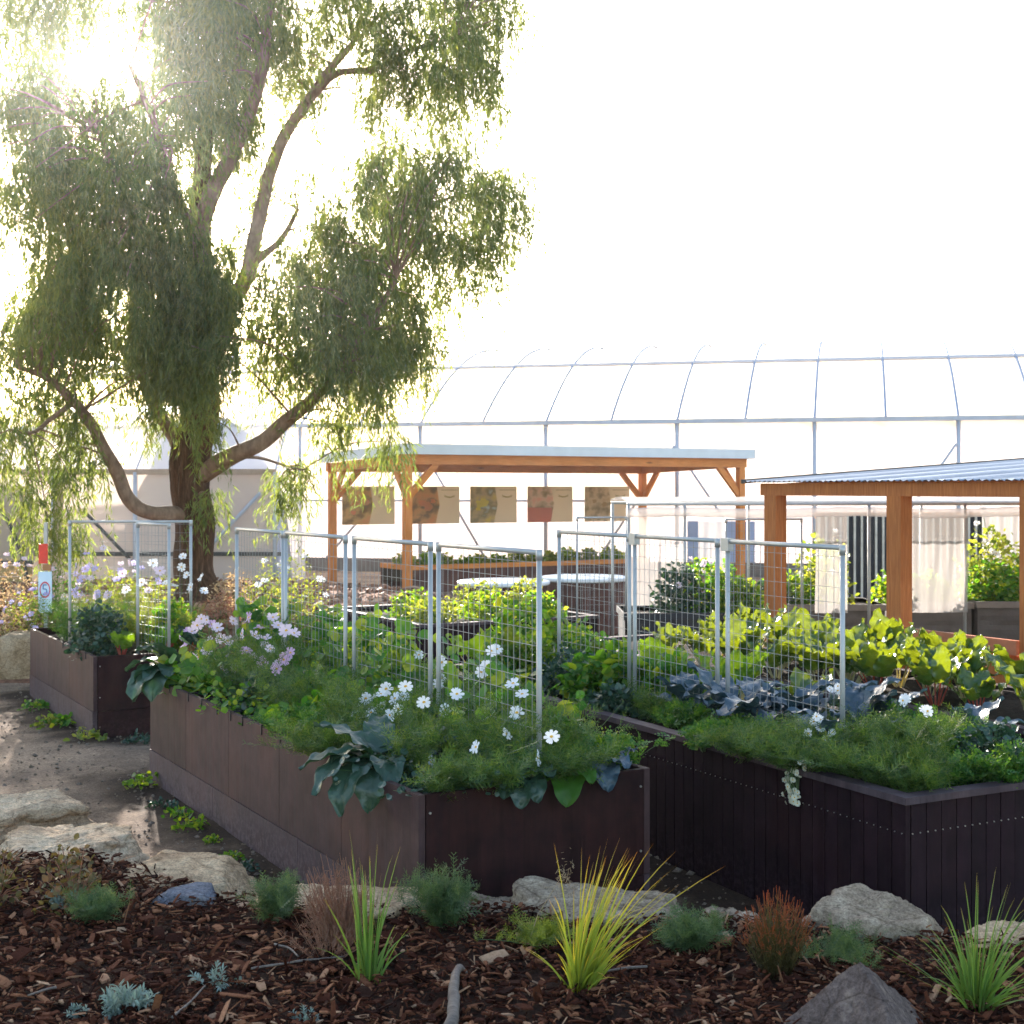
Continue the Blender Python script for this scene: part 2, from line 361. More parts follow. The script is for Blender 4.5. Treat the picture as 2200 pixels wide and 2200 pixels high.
# ------------------------------------------------------------------ world, sun, camera
AZ, EL = D2R(-16.2), D2R(16.1)
w = bpy.data.worlds.new('World'); SC.world = w; w.use_nodes = True
nt = w.node_tree; nt.nodes.clear()
sky = nt.nodes.new('ShaderNodeTexSky'); sky.sky_type = 'NISHITA'; sky.sun_disc = False
sky.sun_elevation = EL; sky.sun_rotation = AZ; sky.air_density = 1.0; sky.dust_density = 1.6; sky.ozone_density = 1.0
bg = nt.nodes.new('ShaderNodeBackground'); bg.inputs[1].default_value = .15
ow = nt.nodes.new('ShaderNodeOutputWorld'); nt.links.new(sky.outputs[0], bg.inputs[0]); nt.links.new(bg.outputs[0], ow.inputs[0])
SUN = Vector((math.sin(AZ)*math.cos(EL), math.cos(AZ)*math.cos(EL), math.sin(EL)))
ld = bpy.data.lights.new('sun', 'SUN'); ld.energy = 5.0; ld.angle = D2R(.53); ld.color = (1, .93, .84)
lo = bpy.data.objects.new('sun', ld); COL.objects.link(lo); lo.location = SUN * 40
lo.rotation_euler = (-SUN).to_track_quat('-Z', 'Y').to_euler()
cd = bpy.data.cameras.new('camera'); cam = bpy.data.objects.new('camera', cd); COL.objects.link(cam); SC.camera = cam
cam.location = (0, 0, HC); cam.rotation_euler = (D2R(90), 0, 0)
cd.sensor_width = 36; cd.lens = 36 * F / 2200; cd.shift_y = -50 / 2200; cd.clip_start = .1; cd.clip_end = 3000
cd.dof.use_dof = True; cd.dof.focus_distance = 7.6; cd.dof.aperture_fstop = 5.6
SC.view_settings.view_transform = 'Standard'; SC.view_settings.look = 'None'
SC.view_settings.exposure = 2.0; SC.view_settings.gamma = 1
SC.cycles.use_denoising = True; SC.cycles.max_bounces = 9; SC.cycles.diffuse_bounces = 4; SC.cycles.transmission_bounces = 6
SC.cycles.transparent_max_bounces = 16; SC.cycles.sample_clamp_indirect = 8

# ------------------------------------------------------------------ ground
def gz(x, y):
    return .3 * sstep(14, 22, y)
xs = np.concatenate([[-240,-100,-50,-25], np.linspace(-14, 14, 230), [25,50,100,240]])
ys = np.concatenate([[-40,-20,-5], np.linspace(3, 36, 260), [45,70,130,260]])
X, Y = np.meshgrid(xs, ys, indexing='ij')
Z = gz(X, Y)
for i in range(X.shape[0]):
    for j in range(X.shape[1]):
        if abs(X[i, j]) < 15 and 2 < Y[i, j] < 37: Z[i, j] += .018*n3(X[i, j]*1.3, Y[i, j]*1.3) + .009*n3(X[i, j]*5, Y[i, j]*5, 3)
# bare soil along the planter feet, worn gravel elsewhere
def foot(x, y, o, th, W, L):
    p = np.array([math.cos(th), math.sin(th)]); d = np.array([-math.sin(th), math.cos(th)])
    a = (x - o[0])*p[0] + (y - o[1])*p[1]; l = (x - o[0])*d[0] + (y - o[1])*d[1]
    return np.hypot(np.maximum(np.maximum(-a, a - W), 0), np.maximum(np.maximum(-l, l - L), 0))
dist = np.minimum(np.minimum(foot(X, Y, (-.4485, 6.727), D2R(29.5), 1.36, 4.85), foot(X, Y, (1.89, 6.70), D2R(27.5), 1.5, 5.6)), foot(X, Y, (-3.82, 12.74), D2R(29.5), 1.2, 3)*1.2)
nz_ = np.array([[n3(a*2.2, c*2.2, 7) + .6*n3(a*6, c*6, 3) if abs(a) < 15 and 2 < c < 37 else 0 for a, c in zip(r1, r2)] for r1, r2 in zip(X, Y)])
DIRT = 1 - sstep(.2, .75, dist + .38*nz_)
b = MB(); b.grid(np.stack([X, Y, Z], -1).reshape(-1, 3), len(xs), len(ys), 0, DIRT.ravel())
tag(b.build('ground', M['gravel'], smooth=True), 'brown gravel path and bare earth between the planters', kind='structure')

# mulch bed in front of the rocks
BX = np.array([-8,-5.5,-2.9,-2.1,-1.46,-.97,-.42,.06,.61,1.31,1.76,2.1,4,8]); BY = np.array([11,8.7,7.2,7.15,6.55,6.33,6.26,6.33,6.13,6.06,5.88,5.76,5.3,4.6])
def yb(x): return np.interp(x, BX, BY)
def mz(x, y):
    base = .36 + .022*n3(x*1.7, y*1.7, 9) + .02*n3(x*4.3, y*4.3, 2)
    return base
nx, ny = 260, 90
V = []
for x in np.linspace(-6.5, 5.5, nx):
    top = yb(x) + .34
    for q in np.linspace(0, 1, ny):
        y = -1.5 + (top + 1.5) * (1 - (1 - q)**1.8)
        z = mz(x, y) + .012*n3(x*17, y*17, 5)
        e = sstep(top - .3, top, y)
        V.append((x, y, z*(1-e) + (-.06)*e))
b = MB(); b.grid(V, nx, ny)
tag(b.build('mulch_bed', M['mulch'], smooth=True), 'raised bed of dark bark mulch edged by rocks', kind='structure')
# the chips lying on it
g = np.random.default_rng(3)
N = 27000
cx = g.uniform(-3.6, 3.0, N); cy = 4.3 + 4.2*g.random(N)**1.25
ok = (cy < yb(cx) + .12) & (np.abs(cx) < cy*.42 + .15); cx, cy = cx[ok], cy[ok]; N = len(cx)
cz = np.array([mz(a, c) for a, c in zip(cx, cy)]) + g.uniform(-.004, .03, N)
L = g.gamma(1.8, .0135, N) + .01; W = L*g.uniform(.16, .55, N); H = g.uniform(.003, .009, N)
d = unit(np.stack([g.normal(0, 1, N), g.normal(0, 1, N), g.normal(0, .28, N)], 1))
hint = unit(np.stack([g.normal(0, .35, N), g.normal(0, .35, N), np.ones(N)], 1))
Mx = frames(d, hint) * np.stack([W, L, H], 1)[:, None, :]
tv = np.array([(-.5,-.5,0),(.5,-.42,0),(.55,.1,.3),(.34,.5,0),(-.4,.44,0),(-.5,.05,.3),
               (-.45,-.46,1),(.44,-.4,1),(.5,.1,1.4),(.3,.46,1),(-.36,.4,1),(-.46,.05,1.4)])
b = MB(); b.inst(tv, [(6,7,8,11),(11,8,9,10),(0,1,7,6),(1,2,8,7),(2,3,9,8),(3,4,10,9),(4,5,11,10),(5,0,6,11)], Mx, np.stack([cx, cy, cz], 1))
N2 = 22000
cx = g.uniform(-3.6, 3.0, N2); cy = 4.3 + 4.2*g.random(N2)**1.25; ok = (cy < yb(cx) + .12) & (np.abs(cx) < cy*.42 + .15); cx, cy = cx[ok], cy[ok]; N2 = len(cx)
cz = np.array([mz(a_, c_) for a_, c_ in zip(cx, cy)]) + g.uniform(0, .04, N2)
L = g.gamma(2.2, .017, N2) + .008; W = L*g.uniform(.05, .2, N2); H = g.uniform(.0015, .004, N2)
d = unit(np.stack([g.normal(0, 1, N2), g.normal(0, 1, N2), g.normal(0, .35, N2)], 1))
b.inst(tv, [(6,7,8,11),(11,8,9,10),(0,1,7,6),(1,2,8,7),(2,3,9,8),(3,4,10,9),(4,5,11,10),(5,0,6,11)], frames(d, unit(np.stack([g.normal(0,.5,N2), g.normal(0,.5,N2), np.ones(N2)], 1)))*np.stack([W, L, H], 1)[:, None, :], np.stack([cx, cy, cz], 1))
tag(b.build('bark_chips', M['chip']), 'loose bark chips lying over the mulch bed', kind='stuff')
# small stones and crumbs on the path
N = 9000
px = g.uniform(-6, 3.0, N); py = 6.7 + 9*g.random(N)**1.7
ok = py > yb(px) + .4; px, py = px[ok], py[ok]; N = len(px)
Mx = frames(rdir(N, -.3, .3, g), np.tile([0, 0, 1.0], (N, 1))) * (g.gamma(2, .0032, N) + .003)[:, None, None]
ov = np.array([(1,0,0),(-1,0,0),(0,1.3,0),(0,-1.2,0),(0,0,.8),(.3,.2,-.6)])
b = MB(); b.inst(ov, [(0,2,4),(2,1,4),(1,3,4),(3,0,4),(2,0,5),(1,2,5),(3,1,5),(0,3,5)], Mx, np.stack([px, py, gz(px, py) + .004], 1))
tag(b.build('path_pebbles', M['pebble']), 'small pebbles and crumbs scattered over the path', kind='stuff')
# tree mound
def moundz(x, y):
    dd = np.sqrt(((x + 5.6)/5.6)**2 + ((y - 20.6)/4.3)**2)
    return gz(x, y)*sstep(.7, 1.05, dd) + .68*(1 - sstep(.72, 1.06, dd))
V = []; na, nr = 140, 40
for r in np.linspace(0, 1.12, nr):
    for a in np.linspace(0, 2*np.pi, na):
        x, y = -5.6 + 5.6*r*math.cos(a), 20.6 + 4.3*r*math.sin(a)
        V.append((x, y, moundz(x, y) - (.1 if r > 1.09 else -.01) + .05*n3(x*1.6, y*1.6, 4)*(r < 1) + .03*n3(x*6, y*6, 1)))
b = MB(); b.grid(V, nr, na)
tag(b.build('mulch_mound', M['mulch_red'], smooth=True), 'low mound of red bark mulch round the tree', kind='structure')
N = 3000
r = np.sqrt(g.random(N)); a = g.uniform(0, 2*np.pi, N); cx, cy = -5.6 + 5.6*r*np.cos(a), 20.6 + 4.3*r*np.sin(a)
L = g.gamma(3, .03, N) + .03
Mx = frames(unit(np.stack([g.normal(0,1,N), g.normal(0,1,N), g.normal(0,.4,N)], 1)), rdir(N, .6, 1, g)) * np.stack([L*.4, L, L*.15], 1)[:, None, :]
b = MB(); b.inst(tv, [(6,7,8,11),(11,8,9,10),(0,1,7,6),(1,2,8,7),(2,3,9,8),(3,4,10,9),(4,5,11,10),(5,0,6,11)], Mx, np.stack([cx, cy, moundz(cx, cy) + .03], 1))
k = NT('red_chip'); gg = k.n('ShaderNodeNewGeometry')
tag(b.build('mound_chips', k.done(k.princ(k.ramp(gg.outputs['Random Per Island'], [(0, (.13,.05,.03)), (.6, (.33,.15,.08)), (1, (.55,.34,.22))]), .8))), 'red bark chips lying over the tree mound', kind='stuff')

# ------------------------------------------------------------------ rocks
def rock(label, c, s, rz, seed, mat, planes=None, nsub=90, rough=.085, cat='rock', name='rock', group=None, strata=0):
    g = np.random.default_rng(seed)
    i, j = np.meshgrid(np.linspace(0, np.pi, nsub), np.linspace(0, 2*np.pi, nsub*2), indexing='ij')
    p = np.stack([np.sin(i)*np.cos(j), np.sin(i)*np.sin(j), np.cos(i)], -1).reshape(-1, 3)
    if planes is None:
        n = unit(np.concatenate([rdir(11, -.3, .8, g), [[.06, -.1, 1], [0, 0, -1], [g.normal(0,.25), -1, .25], [1, g.normal(0,.3), .3], [-1, g.normal(0,.3), .2]]]))
        dd = np.concatenate([g.uniform(.74, 1.02, 11), [.72, 1, .9, .9, .9]])
    else:
        n = unit([q[:3] for q in planes]); dd = np.array([q[3] for q in planes])
    dots = np.maximum(p @ n.T, 1e-3) / dd
    ex = 34 if planes is None else 90
    rr = (np.sum(dots**ex, 1))**(-1/ex)
    rr = np.minimum(rr, 1.6)
    p = p * rr[:, None]
    off = g.uniform(0, 50)
    nz = np.array([.6*n3(q[0]*1.8+off, q[1]*1.8, q[2]*1.8) + .5*n3(q[0]*5+off, q[1]*5, q[2]*5) - .55*abs(n3(q[0]*3.1+off, q[1]*3.1, q[2]*7)) + .34*n3(q[0]*13+off, q[1]*13, q[2]*13) + .2*n3(q[0]*29+off, q[1]*29, q[2]*29) for q in p])
    p = p + unit(p) * (nz * rough)[:, None]
    if strata:
        p[:, :2] *= (1 + .05*np.sign(np.sin(p[:, 2]*strata + nz*1.5))*np.abs(np.sin(p[:, 2]*strata + nz*1.5))**.4)[:, None]
    p = p * np.array(s)
    b = MB(); b.grid(p, nsub, nsub*2)
    o = b.build(name, mat, smooth=True); o.location = c; o.rotation_euler = (0, 0, rz)
    return tag(o, label, cat, group or 'rocks edging the mulch bed')
rock('layered pale rock at the end of the rock edging, nearest the path', (-3.1, 8.75, .13), (.42,.36,.3), .4, 1, M['rock_layer'], strata=16)
rock('flat pale rock slab against the layered rock, beside the bronze shrub', (-2.52, 7.72, .13), (.52,.42,.29), -.35, 2, M['rock_layer'], strata=9)
rock('flat topped sandstone rock with brown front, blue stone leaning on it', (-1.62, 6.98, .15), (.45,.27,.25), -.12, 23, M['rock_warm'],
     [(.05,-.12,1,.9), (0,0,-1,1), (.35,-1,.35,.9), (1,.1,.55,.8), (-1,.05,.5,.95), (.1,1,.1,1), (-.6,-1,.3,.95), (.8,-.8,.3,.95)])
rock('small blue slate stone in front of the flat sandstone rock', (-1.52, 6.5, .34), (.16,.11,.1), .2, 4, M['rock_blue'], rough=.04)
rock('long low rock behind the dry brown grass', (-.86, 6.42, .2), (.54,.22,.31), -.12, 5, M['rock_warm'])
rock('low flat rock between the feathery tuft and the tallest yellow grass', (-.14, 6.42, .17), (.34,.2,.28), .1, 6, M['rock_grey'])
rock('pale grey rounded boulder behind the tallest yellow grass', (.42, 6.36, .2), (.5,.25,.31), -.08, 17, M['rock_grey'])
rock('small grey stone beside the orange tipped shrub', (.97, 6.26, .18), (.22,.17,.26), .3, 8, M['rock_grey'])
rock('big lichen covered boulder below the corner of the dark plank bed', (1.56, 6.2, .2), (.4,.28,.335), -.1, 19, M['rock_grey'])
rock('brown boulder half hidden behind the green grass tuft', (2.14, 5.97, .19), (.29,.22,.29), .2, 10, M['rock_warm'])
rock('dark pyramid shaped stone rising from the bark mulch', (1.24, 4.88, .3), (.28,.34,.31), .25, 12, M['rock_dark'],
     [(-.68,-.35,.74,.62), (.66,-.4,.74,.64), (.2,-.85,.55,.72), (.1,.9,.6,.7), (0,0,-1,.8), (-.3,.8,.6,.75)], rough=.03)
def block(label, lo, hi, seed):
    c = (np.array(lo) + hi)/2; s = (np.array(hi) - lo)/2
    return rock(label, c, s, .03, seed, M['sandstone'], [(1,0,.03,.93), (-1,0,.05,.93), (.05,-1,.05,.93), (0,1,0,.93), (0,0,1,.93), (0,0,-1,.93)], 30, .03, 'stone block', 'sandstone_block', 'sandstone blocks holding the mound')
block('tan sandstone block beside the farthest brown planter', (-6.0, 16.15, -.05), (-5.2, 16.85, .6), 31)
block('tan sandstone block with a dark gap at its end, at the frame edge', (-7.6, 16.1, -.05), (-6.12, 16.8, .58), 32)

# ------------------------------------------------------------------ planters
TH = D2R(29.5)
class Frame2:
    def __init__(s, x, y, th): s.o = np.array([x, y]); s.th = th; s.p = np.array([math.cos(th), math.sin(th)]); s.d = np.array([-math.sin(th), math.cos(th)])
    def w(s, a, l): return s.o + a*s.p + l*s.d
    def at(s, u, off): return online(u, s.o + off*s.p, s.d)[0]
A = Frame2(-.4485, 6.727, TH); B_ = Frame2(1.89, 6.70, D2R(27.5)); Cc = Frame2(3.86, 7.35, D2R(28.6)); Dd = Frame2(-3.82, 12.74, TH); Ff = Frame2(-1.0, 15.2, TH)
def panel_planter(fr, W, L, H, label, nseam, clips):
    t = thing('raised_planter', label, 'planter', (*fr.o, 0), fr.th)
    T = .035
    def wall(name, x0, x1, y0, y1, cuts, axis, mat, m2, mkick=.24):
        b = MB()
        e = .003
        lo, hi = (y0, y1) if axis == 1 else (x0, x1)
        cs = np.linspace(lo, hi, cuts + 1)
        for a, c in zip(cs[:-1], cs[1:]):
            if axis == 1: b.box((x0, a + e, mkick + .004), (x1, c - e, H))
            else: b.box((a + e, y0, mkick + .004), (c - e, y1, H))
        o = b.build(name, mat, t)
        b2 = MB(); cs = np.linspace(lo, hi, max(2, int(round((hi-lo)/1.8))) + 1)
        for a, c in zip(cs[:-1], cs[1:]):
            if axis == 1: b2.box((x0 - .006, a + e, 0), (x1, c - e, mkick))
            else: b2.box((a + e, y0 - .006, 0), (c - e, y1, mkick))
        b2.build('kick_board', m2, t)
        return o
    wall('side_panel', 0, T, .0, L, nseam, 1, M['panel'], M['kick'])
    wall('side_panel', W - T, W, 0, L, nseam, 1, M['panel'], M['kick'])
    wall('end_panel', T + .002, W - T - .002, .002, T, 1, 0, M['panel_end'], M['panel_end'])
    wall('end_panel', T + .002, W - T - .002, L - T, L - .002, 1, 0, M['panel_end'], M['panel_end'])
    b = MB()
    for z in (H - .09, .13 + .24, .1):
        for x in (.06, W - .06): b.tube([(x, .004, z), (x, -.004, z)], .006, 8)
    b.build('screw', M['screw'], t)
    if clips:
        for y in clips:
            b = MB(); b.box((-.006, y - .006, H - .05), (0.0, y + .006, H + .004)); b.box((-.006, y - .006, H + .004), (.075, y + .006, H + .012)); b.build('clip', M['clip'], t)
    V = []
    g = np.random.default_rng(8)
    for x in np.linspace(T, W - T, 24):
        for y in np.linspace(T, L - T, 60): V.append((x, y, H - .06 + .05*n3(x*4, y*4, W) + .02*n3(x*11, y*11)))
    b = MB(); b.grid(V, 24, 60); b.build('soil', M['soil'], t, True)
    return t
def plank_planter(fr, W, L, H, label, wall_ends=True, soil=-.06, screws=True):
    t = thing('raised_planter', label, 'planter', (*fr.o, 0), fr.th)
    T = .03; PW = .098
    def run(lo, hi, f, name):
        b = MB(); n = int(round((hi-lo)/PW)); cs = np.linspace(lo, hi, n + 1)
        gg = np.random.default_rng(int(hi*100))
        for a, c in zip(cs[:-1], cs[1:]):
            j = gg.uniform(-.0015, .0015)
            f(b, a + .0025, c - .0025, j)
        b.build(name, M['board'], t)
    HB = H - .035
    run(0, L, lambda b, a, c, j: b.box((j, a, 0), (T, c, HB)), 'side_panel')
    run(0, L, lambda b, a, c, j: b.box((W - T, a, 0), (W + j, c, HB)), 'side_panel')
    run(T + .002, W - T - .002, lambda b, a, c, j: b.box((a, j, 0), (c, T, HB)), 'end_panel')
    run(T + .002, W - T - .002, lambda b, a, c, j: b.box((a, L - T, 0), (c, L + j, HB)), 'end_panel')
    b = MB(); q = .018; cw = .075
    b.box((-q, -q, HB), (cw, L + q, H)); b.build('cap_rail', M['cap'], t)
    b = MB(); b.box((W - cw, -q, HB), (W + q, L + q, H)); b.build('cap_rail', M['cap'], t)
    b = MB(); b.box((cw + .001, -q, HB), (W - cw - .001, cw, H - .001)); b.build('cap_rail', M['cap'], t)
    b = MB(); b.box((cw + .001, L - cw, HB), (W - cw - .001, L + q, H - .001)); b.build('cap_rail', M['cap'], t)
    if screws:
        b = MB()
        for y in np.arange(.025, min(L, 3), PW/2): b.tube([(.0, y, H - .18), (-.005, y, H - .18)], .0028, 6)
        for x in np.arange(.04, W, PW/2): b.tube([(x, .0, H - .18), (x, -.005, H - .18)], .0035, 6)
        b.build('screw', M['screw'], t)
    V = []
    for x in np.linspace(T, W - T, 20):
        for y in np.linspace(T, L - T, 60): V.append((x, y, H + soil + .05*n3(x*4, y*4, W) + .02*n3(x*11, y*11)))
    b = MB(); b.grid(V, 20, 60); b.build('soil', M['soil'], t, True)
    return t
LA, WA = 4.85, 1.355
panel_planter(A, WA, LA, .8, 'long brown panelled planter with black clips, white and pink flowers spilling over it', 5, [1.35,1.62,1.92,2.25,2.62,2.86,3.15,3.5,3.82,4.3])
plank_planter(B_, 1.55, 5.6, .8, 'dark planter of narrow upright planks with its corner above the lichen boulder')
plank_planter(Cc, 1.4, 7.2, .8, 'dark plank planter full of chard, behind the corner plank bed', soil=-.05)
panel_planter(Dd, 1.2, 3.0, .745, 'short brown planter farthest along the path, in front of the tree', 3, [.3,.6,.9,1.3])
b = MB()
plank_planter(Ff, 2.3, 2.6, .8, 'dark plank planter behind the middle trellis, in front of the white round lids', screws=False)

# ------------------------------------------------------------------ trellis panels
def trellis(label, p, q, z0, z1, group, r=.0145, cell=.064, plate=False):
    p, q = np.array(p), np.array(q); d = q - p; L = np.linalg.norm(d)
    t = thing('trellis_panel', label, 'trellis', (*p, z0), math.atan2(d[1], d[0]), group)
    H = z1 - z0
    for x in (0, L):
        b = MB(); b.tube([(x, 0, -.2), (x, 0, H - r)], r, 10); b.build('post', M['galv'], t, True)
    b = MB(); b.tube([(-r*.2, 0, H), (L + r*.2, 0, H)], r, 10)
    for x in (0, L): b.tube([(x, 0, H - .04), (x, 0, H + r*1.05)], r*1.22, 10)
    b.build('rail', M['galv'], t, True)
    b = MB(); w = .0012
    n = int(L/cell)
    for i in range(1, n): x = L*i/n; b.bar((x, .004, .03), (x, .004, H - r), w*2, w*2, up=(0, 1, 0))
    n = int(H/.086)
    for i in range(1, n + 1): z = .02 + i*.086; b.bar((r, .007, z), (L - r, .007, z), w*2, w*2)
    b.build('wire_mesh', M['wire'], t)
    if plate:
        b = MB(); b.box((L - .03, -.022, H - .06), (L + .045, .022, H + .02)); b.build('joint_bracket', M['galv'], t)
    return t
off = 1.0
GT = 'galvanised trellis panels over the planters'
tl = [(.62, 1.72), (1.82, 2.98), (3.1, 4.3), (4.34, 4.84)]
pa = Frame2(.14, 7.2, TH)     # first post of the long bed's trellis
lab = ['galvanised mesh trellis panel nearest the flower planter corner, with the tall single end post', 'galvanised mesh trellis panel second from the tall single end post on the flower planter',
       'galvanised mesh trellis panel third from the tall end post, in front of the orange post', 'galvanised mesh trellis panel at the tree end of the long flower planter']
for (a, c), s in zip([(0, 1.16), (1.27, 2.42), (2.57, 3.72), (3.78, 4.86)], lab):
    trellis(s, pa.w(0, a), pa.w(0, c), .76, 1.951, GT)
pb, _ = online(1810, B_.o + .47*B_.p, B_.d); Fb = Frame2(*pb, B_.th)
lab = ['galvanised trellis panel on the plank bed nearest the kale, rounded end corner', 'galvanised trellis panel between the two others on the kale bed', 'galvanised trellis panel at the far end of the kale bed, with bracket']
for (a, c), s in zip([(0, 1.07), (1.18, 2.15), (2.22, 3.22)], lab):
    trellis(s, Fb.w(0, a), Fb.w(0, c), .76, 1.95, GT, plate=(a < 2.2))
fd = Frame2(*P(148, 1122, 13.75)[:2], 0.0)
trellis('galvanised trellis panel standing across the short planter before the trunk', P(150, 1122, 13.9)[:2], P(410, 1122, 14.0)[:2], .7, 1.95, GT, cell=.1)
trellis('narrow galvanised trellis panel on the short planter, nearer than the crosswise one', P(296, 1127, 13.45)[:2], P(363, 1132, 13.0)[:2], .7, 1.945, GT)
trellis('dark thin trellis panel far back in front of the last hanging poster', P(1240, 1113, 15.9)[:2], P(1345, 1113, 16.1)[:2], .76, 1.95, GT, r=.011)
trellis('galvanised trellis panel seen behind the nearest pavilion post, over leafy planters', P(1560, 1117, 15.4)[:2], P(1722, 1115, 15.6)[:2], .76, 1.94, GT, r=.011)

# thin scattering volume added to make the glow and veil around the sun
b = MB(); b.box((-250, -48, -1.2), (250, 270, 13.5))
k = NT('sun_glow_haze'); vol = k.n('ShaderNodeVolumePrincipled'); vol.inputs['Color'].default_value = (.93,.96,.93,1)
vol.inputs['Density'].default_value = .0006; vol.inputs['Anisotropy'].default_value = .86
k.l(vol.outputs[0], k.out.inputs[1])
tag(b.build('haze', k.m), 'thin haze added over the garden for the glow around the sun', kind='stuff')
# ------------------------------------------------------------------ the gum tree
TY = 19.5
tree = thing('gum_tree', 'tall gum tree with drooping foliage and thick brown trunk on the red mulch mound', 'tree', P(425, 1296, TY))
TO = P(425, 1296, TY)
def smooth_path(pts, rad, n=8):
    pts = np.array(pts); rad = np.array(rad); k = len(pts)
    P0 = np.concatenate([[2*pts[0]-pts[1]], pts, [2*pts[-1]-pts[-2]]]); out, ro = [], []
    for i in range(k - 1):
        for s in np.linspace(0, 1, n, endpoint=False):
            a, b_, c, d = P0[i:i+4]
            out.append(.5*((2*b_) + (-a+c)*s + (2*a-5*b_+4*c-d)*s*s + (-a+3*b_-3*c+d)*s**3)); ro.append(rad[i]*(1-s) + rad[i+1]*s)
    out.append(pts[-1]); ro.append(rad[-1])
    return np.array(out), np.array(ro)
LIMBS = []
def limb(name, spec, mat, y0=0.0, y1=0.0, n=14, knob=.06):
    sp = np.array(spec, float); k = len(sp)
    pts = [P(u, v, TY + y0 + (y1 - y0)*(i/(k-1))) for i, (u, v, r) in enumerate(sp)]
    pts, rad = smooth_path(pts, sp[:, 2])
    jit = np.array([[n3(*(q*1.3)), n3(*(q*1.3 + 9)), n3(*(q*1.3 + 20))] for q in pts])
    pts = pts + jit*rad[:, None]*.5
    rad = rad * (1 + knob*np.array([n3(*(q*3)) for q in pts]))
    b = MB(); b.tube(pts, rad, n)
    if name == 'trunk':
        V = b.v[0]
        for i, q in enumerate(V):
            c = pts[min(i//n, len(pts)-1)]
            dv = q - c; r0 = np.linalg.norm(dv)
            a = math.atan2(dv[1], dv[0])
            V[i] = c + dv*(1 + .07*n3(math.cos(a)*3, math.sin(a)*3, q[2]*.5) + .04*n3(math.cos(a)*9, math.sin(a)*9, q[2]*1.2))
    LIMBS.append((pts, rad))
    return b.build(name, mat, tree, True, off=TO)
limb('trunk', [(434,1325,.44),(430,1296,.34),(418,1240,.29),(410,1160,.275),(408,1080,.27),(411,1000,.275),(418,900,.25),(424,800,.22),(428,700,.2),(430,560,.17),(432,400,.14),(440,250,.11),(450,100,.08),(455,-80,.05)], M['bark'], 0, .3, 40)
limb('limb', [(430,1025,.13),(470,1000,.135),(505,980,.12),(560,950,.11),(615,905,.1),(680,850,.08),(745,770,.06),(800,690,.045),(850,600,.03)], M['limb'], 0, -1.0)
limb('limb', [(425,820,.12),(470,730,.125),(500,650,.12),(535,575,.11),(552,480,.1),(578,370,.095),(625,270,.085),(690,170,.065),(760,90,.045)], M['limb'], 0, .8)
limb('limb', [(430,560,.12),(448,430,.12),(495,335,.11),(535,250,.1),(560,150,.085),(575,50,.06),(600,-60,.04)], M['limb'], 0, -.5)
limb('limb', [(490,345,.09),(503,220,.07),(512,110,.055),(518,20,.04)], M['limb'], -.2, .4)
limb('limb', [(535,575,.07),(570,545,.055),(605,512,.045),(640,450,.03)], M['limb'], .4, 1.4)
limb('limb', [(405,1115,.12),(375,1105,.12),(335,1103,.1),(300,1090,.098),(268,1060,.094),(245,1010,.09),(225,965,.083),(200,915,.074),(160,865,.064),(105,815,.05),(40,790,.03)], M['limb'], 0, -1.2)
limb('limb', [(405,990,.12),(375,945,.1),(350,905,.09),(325,850,.075),(280,770,.055),(215,700,.04)], M['limb'], 0, .9)
limb('limb', [(425,640,.1),(370,575,.095),(310,490,.08),(260,400,.06),(215,290,.04)], M['limb'], 0, -.8)
limb('limb', [(422,720,.09),(350,610,.075),(290,560,.055),(180,500,.04),(80,430,.03)], M['limb'], 0, 1.2)
limb('limb', [(700,830,.05),(690,740,.045),(720,660,.04),(790,560,.035),(880,460,.03),(980,420,.02)], M['limb'], -.6, .6)
limb('limb', [(660,215,.06),(720,160,.05),(800,150,.045),(880,110,.035),(980,80,.02)], M['limb'], .5, -.4)
limb('limb', [(430,620,.1),(410,500,.08),(360,380,.06),(330,260,.05),(280,140,.03)], M['limb'], .1, -2.2)
limb('limb', [(160,865,.04),(110,900,.03),(70,930,.025),(20,925,.02)], M['limb'], -.9, -1.5)
limb('limb', [(505,982,.025),(560,985,.022),(610,1000,.016),(650,1010,.012)], M['limb'], -.2, -.6)

